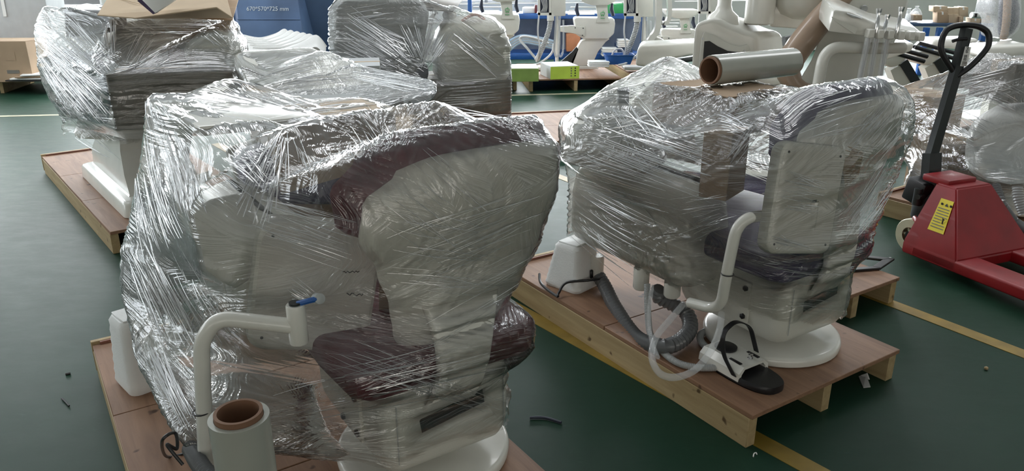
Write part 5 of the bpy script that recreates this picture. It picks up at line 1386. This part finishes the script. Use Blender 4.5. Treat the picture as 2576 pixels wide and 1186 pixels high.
# ================================================================ RIGHT REAR
pallet('pine pallet in the right rear aisle behind the jack handle', (2.9, 5.9), R(32), 1.6, .9, 2, False)
pallet('second pine pallet further back in the right rear aisle', (3.25, 7.3), R(32), 1.6, 1.0, 2, False)
def sheet(label, px, z, mat, name='flat_plate'):
    t = thing(name, label, 'plate', (0, 0, 0)); P = [gnd(u, v, z) for u, v in px]
    m = MB(); m.prism(P, (0, 0, .012), .002, 1); m.build('plate', mat, t)
    m = MB(); m.tube([P[0] + Vector((0, 0, .012)), P[1] + Vector((0, 0, .012))], .004, 6); m.build('plate_edge', 'black', t)
sheet('white flat plate with dark edge on the pine pallet behind the purple chair bundle', [(2300, 300), (2350, 297), (2335, 287), (2298, 287)], .135, 'paper')
sheet('pale board on the further pine pallet', [(2290, 252), (2345, 250), (2350, 238), (2295, 238)], .135, 'paper')
sheet('white offcut plate lying next to the pale board', [(2300, 264), (2352, 266), (2350, 258), (2302, 256)], .137, 'greyboard')
def frame_chair(label, du, dv, s, Y, shade='white'):
    t = thing('bare_dental_chair', label, 'dental chair', tuple(at(2350 + du, 230 + dv, Y)), 0, 'bare chair frames in the right rear aisle')
    K = lambda u, v, y=0: loc_in(t, at(2350 + du + (u - 2350) * s, 230 + dv + (v - 230) * s, Y + y))
    m = MB(); m.prism([K(u, v) for u, v in ((2303, 132), (2330, 128), (2370, 134), (2362, 148), (2345, 162), (2325, 166), (2308, 155))], (0, .35, 0), .02, 2); m.build('seat_scoop', shade, t)
    ft = K(2352, 245, .1); ft.z = .04 - t.location.z
    m = MB(); flat_bar(m, smooth_path([K(2335, 160, .1), K(2345, 185, .1), K(2355, 210, .1), K(2352, 235, .1), ft], 5), .13, .12); m.build('pedestal', 'cream', t)
    m = MB(); flat_bar(m, [K(2355, 150, .05), K(2395, 215, .05)], .07, .05); m.build('lift_strut', 'steel', t)
    m = MB(); flat_bar(m, [K(2380, 225, .1), K(2362, 160, .15)], .05, .05); m.build('lift_strut', 'steel', t)
    m = MB(); m.tube([K(2300, 118, .0), K(2410, 150, .0)], .018, 8); m.build('frame_rail', 'black', t)
    m = MB(); m.tube([K(2310, 108, .35), K(2418, 138, .35)], .018, 8); m.build('frame_rail', 'black', t)
    m = MB(); m.tube([K(2300, 118, .0), K(2310, 108, .35)], .016, 8); m.build('frame_cross', 'black', t)
    m = MB(); m.rbox(*(lambda p: (p.x - .28, p.x + .28, p.y - .1, p.y + .4, p.z - .04, p.z + .01))(ft), .01, 1); m.build('foot_plate', 'white', t)
    return t
frame_chair('bare chair frame with white scoop directly left of the jack handle', 0, 0, 1.0, 6.9)
frame_chair('bare chair frame at the right picture edge above the wrapped bundle', 150, -8, .95, 7.3)
frame_chair('bare chair frame with black struts behind the tan chair', -85, 5, 1.0, 6.4, 'cream')
for (lab, pts, Y) in (('white leg rest pad between the jack handle and the console', ((2340, 118), (2352, 100), (2460, 98), (2468, 112), (2420, 126)), 7.6), ('white leg rest pad at the right picture edge', ((2460, 140), (2480, 118), (2600, 112), (2600, 145), (2500, 160)), 6.6)):
    t = thing('leg_rest', lab, 'leg rest', tuple(at(pts[0][0], 150, Y)))
    m = MB(); m.prism([loc_in(t, at(u, v, Y)) for u, v in pts], (.05, .35, 0), .025, 3); m.build('pad', 'white', t)
    m = MB(); m.tube([loc_in(t, at(pts[0][0] + 20, pts[0][1] + 4, Y + .1)), loc_in(t, at(pts[0][0] + 30, 215, Y + .1))], .04, 10); m.build('support_leg', 'cream', t)
t = thing('wrapped_headrest', 'dark headrest in a shiny clear bag at the top right corner', 'headrest', tuple(at(2530, 105, 7.4)))
K = lambda u, v, y=0: loc_in(t, at(u, v, 7.4 + y))
m = MB(); m.prism([K(u, v) for u, v in ((2520, 95), (2522, 10), (2530, -20), (2560, -20), (2570, 20), (2568, 60), (2550, 88))], (.02, .12, 0), .04, 3); m.build('headrest_pad', 'navy', t)
m = MB(); m.tube(smooth_path([K(2525, 96), K(2532, 50, -.05), K(2535, -10, -.06)], 5), .035, 10); m.build('tan_edge', 'tan', t)
m = MB(); m.prism([K(u, v, -.12) for u, v in ((2495, 30), (2503, -10), (2525, -25), (2575, -15), (2574, 70), (2545, 98), (2508, 98), (2512, 50))], (.0, .3, 0), .04, 3); m.build('clear_bag', 'bag', t)
m = MB(); m.tube([K(2530, 100), K(2525, 190)], .05, 10); m.build('stand', 'white', t)
# work table with cartons along the wall
tb2 = thing('work_table', 'blue work table with cartons along the wall below the windows', 'table', (0, 0, 0))
m = MB(); m.prism([at(2270, 66, 10.6), at(2500, 68, 11.0), at(2500, 60, 11.0), at(2270, 58, 10.6)], (-.15, .7, 0), .006, 1); m.build('table_top', 'darkblue', tb2)
for u, v, Y in ((2335, 105, 10.65), (2368, 120, 10.7), (2480, 110, 11.0), (2290, 105, 10.6)):
    p = at(u, 66, Y); m = MB(); m.rbox(p.x - .035, p.x + .035, p.y, p.y + .06, 0, p.z - .02, .004, 1); m.build('leg', 'bluesteel', tb2)
CART = [(2292, 38, 2320, 52, 'low carton at the left end of the blue work table'), (2348, 16, 2384, 30, 'flat carton on top of the left pile on the work table'), (2384, 20, 2412, 38, 'pale carton in the upper row of the pile on the work table'),
        (2358, 30, 2385, 58, 'square carton at the left of the pile on the work table'), (2386, 36, 2412, 60, 'large carton in the middle of the pile on the work table'), (2412, 18, 2436, 42, 'carton with an open top at the right of the pile'),
        (2412, 42, 2424, 60, 'narrow carton below the open one on the work table'), (2442, 46, 2466, 60, 'reddish low carton right of the jack handle top'), (2467, 40, 2492, 60, 'brown carton at the right end of the blue work table')]
for i, (u0, v0, u1, v1, lab) in enumerate(CART):
    Y = 10.75 + .08 * (i % 3) + (u0 - 2290) * .0015
    t = thing('carton', lab, 'cardboard box', (0, 0, 0), 0, 'cartons on the work table')
    m = MB(); m.prism([at(u0, v1, Y), at(u1, v1, Y), at(u1, v0, Y), at(u0, v0, Y)], (.05, .22, 0), .004, 1); m.build('box_body', 'cardpale' if i % 3 else 'card', t)
    m = MB(); m.prism([at((u0 + u1) / 2 - 2, v0 + 7, Y - .002), at((u0 + u1) / 2 + 2, v0 + 7, Y - .002), at((u0 + u1) / 2 + 2, v0 - .2, Y - .002), at((u0 + u1) / 2 - 2, v0 - .2, Y - .002)], (.05, .22, .0015)); m.build('tape', 'paper' if i % 2 else 'cardpale', t, False)
for (lab, u, v, Y) in (('clear plastic bag of foam at the left end of the work table', 2284, 40, 10.8), ('small clear plastic bag next to the low carton on the work table', 2304, 34, 11.0)):
    t = thing('plastic_bag', lab, 'plastic bag', tuple(at(u, v, Y)))
    m = MB(); m.lathe([(.03, -.09), (.075, -.07), (.08, 0), (.05, .05), (.015, .08), (.03, .10)], 12); m.build('bag_body', 'bag', t)
    m = MB(); m.lathe([(.02, -.08), (.055, -.06), (.05, .0), (.02, .03)], 10); m.build('bag_filling', 'foam', t)
t = thing('panel_stack', 'stack of flat pale panels leaning on the wall above the work table', 'panels', (0, 0, 0))
for k in range(4):
    m = MB(); m.prism([at(2452 + 4 * k, 38 - 2 * k, 11.3), at(2490 + 3 * k, 42 - 2 * k, 11.4), at(2500 + 2 * k, 4 + k, 11.6), at(2460 + 3 * k, 2 + k, 11.5)], (.0, .02, .01), .002, 1); m.build('panel', 'greyboard', t)
t = thing('white_roll_bundle', 'white paper bundle on the work table right of the jack handle top', 'bundle', tuple(at(2460, 38, 10.7)))
m = MB(); m.tube([(-.09, 0, 0), (.10, 0.02, -.01)], .04, 12); m.build('roll', 'paper', t)
m = MB(); m.box((-.05, -.03, .0), (.03, .03, .05)); m.build('label_tag', 'print', t)

# ================================================================ FILM WRAPS
def low1(p): return np.where(p[:, 0] < -.45, .20 + (p[:, 0] + .45) * .0, .275) + 0 * p[:, 2]
film1 = stretch_film('clear stretch film wrapped round the maroon chair on the nearest pallet', [ch1, tb, gx, lh, lb, cb1, cs1],
    [[(376, 238, 2.45), (362, 300, 2.42), (356, 380, 2.38), (335, 500, 2.3), (313, 620, 2.25), (309, 720, 2.2), (340, 850, 2.05), (398, 970, 1.85), (450, 1080, 1.66), (470, 1120, 1.60)],
     (575, 192, 2.62), (1100, 259, 2.30), [(376, 238, 2.45), (480, 240, 2.5), (575, 194, 2.62)], [(720, 325, 2.05), (850, 290, 2.15), (1100, 259, 2.3)]],
    .18, 1.115, combs=[
        ((470, 262), (720, 305), 25, 45, 30, .0016), ((720, 325), (620, 560), 41, 18, 60, .0016), ((720, 330), (720, 470), 19, 20, 90, .0010),
        ((400, 310), (470, 560), 48, 40, 70, .0016), ((360, 420), (420, 640), 41, 30, 60, .0014), ((330, 600), (470, 900), 54, 30, 50, .0013),
        ((420, 640), (560, 880), 28, 40, 60, .0010), ((370, 850), (480, 1090), 41, 25, 25, .0013), ((380, 240), (410, 330), 22, 20, 40, .0013),
        ((560, 390), (660, 480), 19, 50, 30, .0011), ((590, 215), (830, 290), 19, 20, 20, .0011), ((650, 300), (980, 250), 28, 30, 30, .0011),
        ((640, 540), (900, 620), 35, 60, 60, .0007), ((720, 720), (800, 760), 22, 40, 20, .0010), ((1000, 740), (1410, 560), 54, 150, 120, .0007),
        ((980, 620), (1300, 660), 32, 110, 90, .0006), ((980, 430), (1200, 600), 25, 120, 100, .0006), ((690, 1020), (1290, 880), 35, 60, 70, .0008),
        ((800, 870), (1290, 1040), 19, 40, 20, .0008), ((880, 290), (960, 420), 22, 60, 60, .0009), ((1100, 270), (1390, 320), 28, 30, 25, .0009)],
    seed=1, low=low1)
def low2(p): return np.interp((p[:, 0] - .4) * U2.x + (p[:, 1] - 3.0) * U2.y, [-.5, -.05, .25, .7], [.34, .36, .29, .21])
film2 = stretch_film('clear stretch film wrapped round the purple chair and its side cabinet', [ch2, crt2, crt2b, bl, pst, cu2, cpc],
    [[(1545, 215, 3.1), (1470, 265, 3.12), (1412, 305, 3.15), (1415, 380, 3.14), (1428, 470, 3.1), (1425, 600, 3.12), (1435, 640, 3.05)], (1680, 142, 3.35), [(1545, 215, 3.1), (1610, 180, 3.2), (1680, 142, 3.35)],
     (1990, 218, 3.05), [(2100, 214, 2.9), (2200, 208, 2.85), (2285, 240, 2.75), (2296, 320, 2.75), (2262, 430, 2.72), (2205, 560, 2.68), (2160, 640, 2.66)]],
    .16, 1.125, combs=[
        ((1500, 330), (1800, 440), 48, 60, 70, .0015), ((1480, 340), (1640, 300), 28, 30, 30, .0012), ((1560, 250), (1680, 420), 32, 40, 60, .0012),
        ((1440, 420), (1700, 500), 35, 50, 40, .0012), ((1440, 520), (1640, 640), 38, 60, 90, .0010), ((1600, 200), (1690, 150), 22, 20, 20, .0012),
        ((1800, 300), (1880, 330), 22, 30, 10, .0011), ((1930, 310), (1840, 420), 22, 30, 20, .0009), ((2000, 320), (2200, 260), 25, 60, 60, .0008),
        ((2150, 400), (2270, 260), 41, 50, 50, .0009), ((1960, 480), (2080, 500), 35, 50, 40, .0008), ((2120, 600), (2260, 400), 35, 30, 40, .0009),
        ((1850, 610), (2060, 660), 28, 40, 40, .0008), ((1900, 720), (2130, 740), 25, 50, 60, .0007), ((1700, 560), (1850, 520), 25, 60, 40, .0008)],
    seed=2, low=low2)
film3 = stretch_film('clear stretch film wrapped round the left bundle with the cardboard on top', [b3, c3b, lp, pn, bk3, nv, wb],
    [[(120, 15, 4.9), (86, 60, 4.85), (88, 110, 4.85), (102, 190, 4.83), (120, 235, 4.75), (150, 290, 4.65), (165, 380, 4.6), (180, 430, 4.5)], [(585, 45, 4.5), (600, 110, 4.5), (620, 165, 4.5), (618, 200, 4.5)], (250, 410, 4.35), (310, 420, 4.2)],
    .42, 1.235, combs=[((110, 60), (260, 190), 73, 60, 40, .0020), ((95, 110), (250, 290), 64, 30, 60, .0018), ((130, 10), (160, 60), 25, 40, 40, .0016), ((190, 90), (280, 180), 38, 40, 30, .0015),
        ((270, 45), (275, 150), 22, 20, 20, .0015), ((150, 200), (260, 330), 44, 50, 40, .0017), ((400, 110), (330, 190), 28, 60, 30, .0013), ((520, 50), (600, 120), 32, 40, 30, .0015), ((290, 60), (560, 60), 25, 30, 30, .0012), ((180, 330), (300, 420), 25, 50, 30, .0013)],
    seed=3, low=lambda p: .50 + 0 * p[:, 2])
film4 = stretch_film('clear stretch film wrapped round the middle rear bundle', [b4, d4, k4],
    [[(860, 10, 6.3), (842, 60, 6.3), (842, 100, 6.3), (850, 150, 6.2), (870, 190, 6.1), (885, 250, 6.0)], (1110, 60, 6.2), [(1200, 55, 6.4), (1250, 62, 6.4), (1275, 150, 6.45), (1288, 205, 6.4), (1284, 278, 6.4)]],
    .16, 1.235, combs=[((850, 60), (1060, 190), 82, 60, 30, .0038), ((870, 90), (1080, 170), 46, 60, 40, .0032), ((1060, 180), (1120, 60), 46, 10, 40, .0030), ((1000, 60), (1060, 170), 36, 60, 20, .0030),
        ((1130, 60), (1280, 180), 39, 30, 30, .0027), ((880, 40), (1000, 20), 32, 20, 20, .0030), ((1090, 250), (1270, 240), 25, 20, 20, .0019), ((860, 170), (1000, 180), 28, 20, 20, .0024)],
    seed=4, low=lambda p: .17 + 0 * p[:, 2])
film5 = stretch_film('clear stretch film over the pale seat shell behind the maroon chair', [s5],
    [[(600, 205, 3.9), (700, 165, 3.95), (800, 131, 3.95), (850, 150, 3.9), (875, 182, 3.8)], [(875, 182, 3.8), (960, 192, 3.7), (1080, 205, 3.5), (1096, 240, 3.35)]],
    .30, 1.085, combs=[((640, 200), (840, 150), 48, 30, 30, .0017), ((860, 170), (1090, 215), 54, 25, 30, .0016), ((640, 230), (900, 200), 38, 20, 20, .0014), ((900, 240), (1090, 220), 28, 20, 20, .0013)],
    seed=5, low=lambda p: .32 + 0 * p[:, 2])
film7 = stretch_film('clear stretch film wrapped round the bundle beside the pallet jack at the right edge', [fw7, c7, c7b, d7],
    [[(2530, 140, 4.8), (2455, 148, 4.8), (2345, 250, 4.7), (2345, 330, 4.65), (2300, 420, 4.55), (2275, 470, 4.5), (2290, 500, 4.4)]],
    .17, .99, combs=[((2360, 260), (2570, 200), 54, 40, 40, .0018), ((2350, 240), (2460, 155), 28, 20, 20, .0016), ((2400, 300), (2480, 350), 32, 30, 40, .0015), ((2300, 430), (2430, 470), 32, 30, 20, .0014), ((2450, 470), (2570, 480), 28, 40, 40, .0014), ((2480, 220), (2570, 260), 22, 30, 30, .0014)],
    seed=6, low=lambda p: .19 + 0 * p[:, 2])
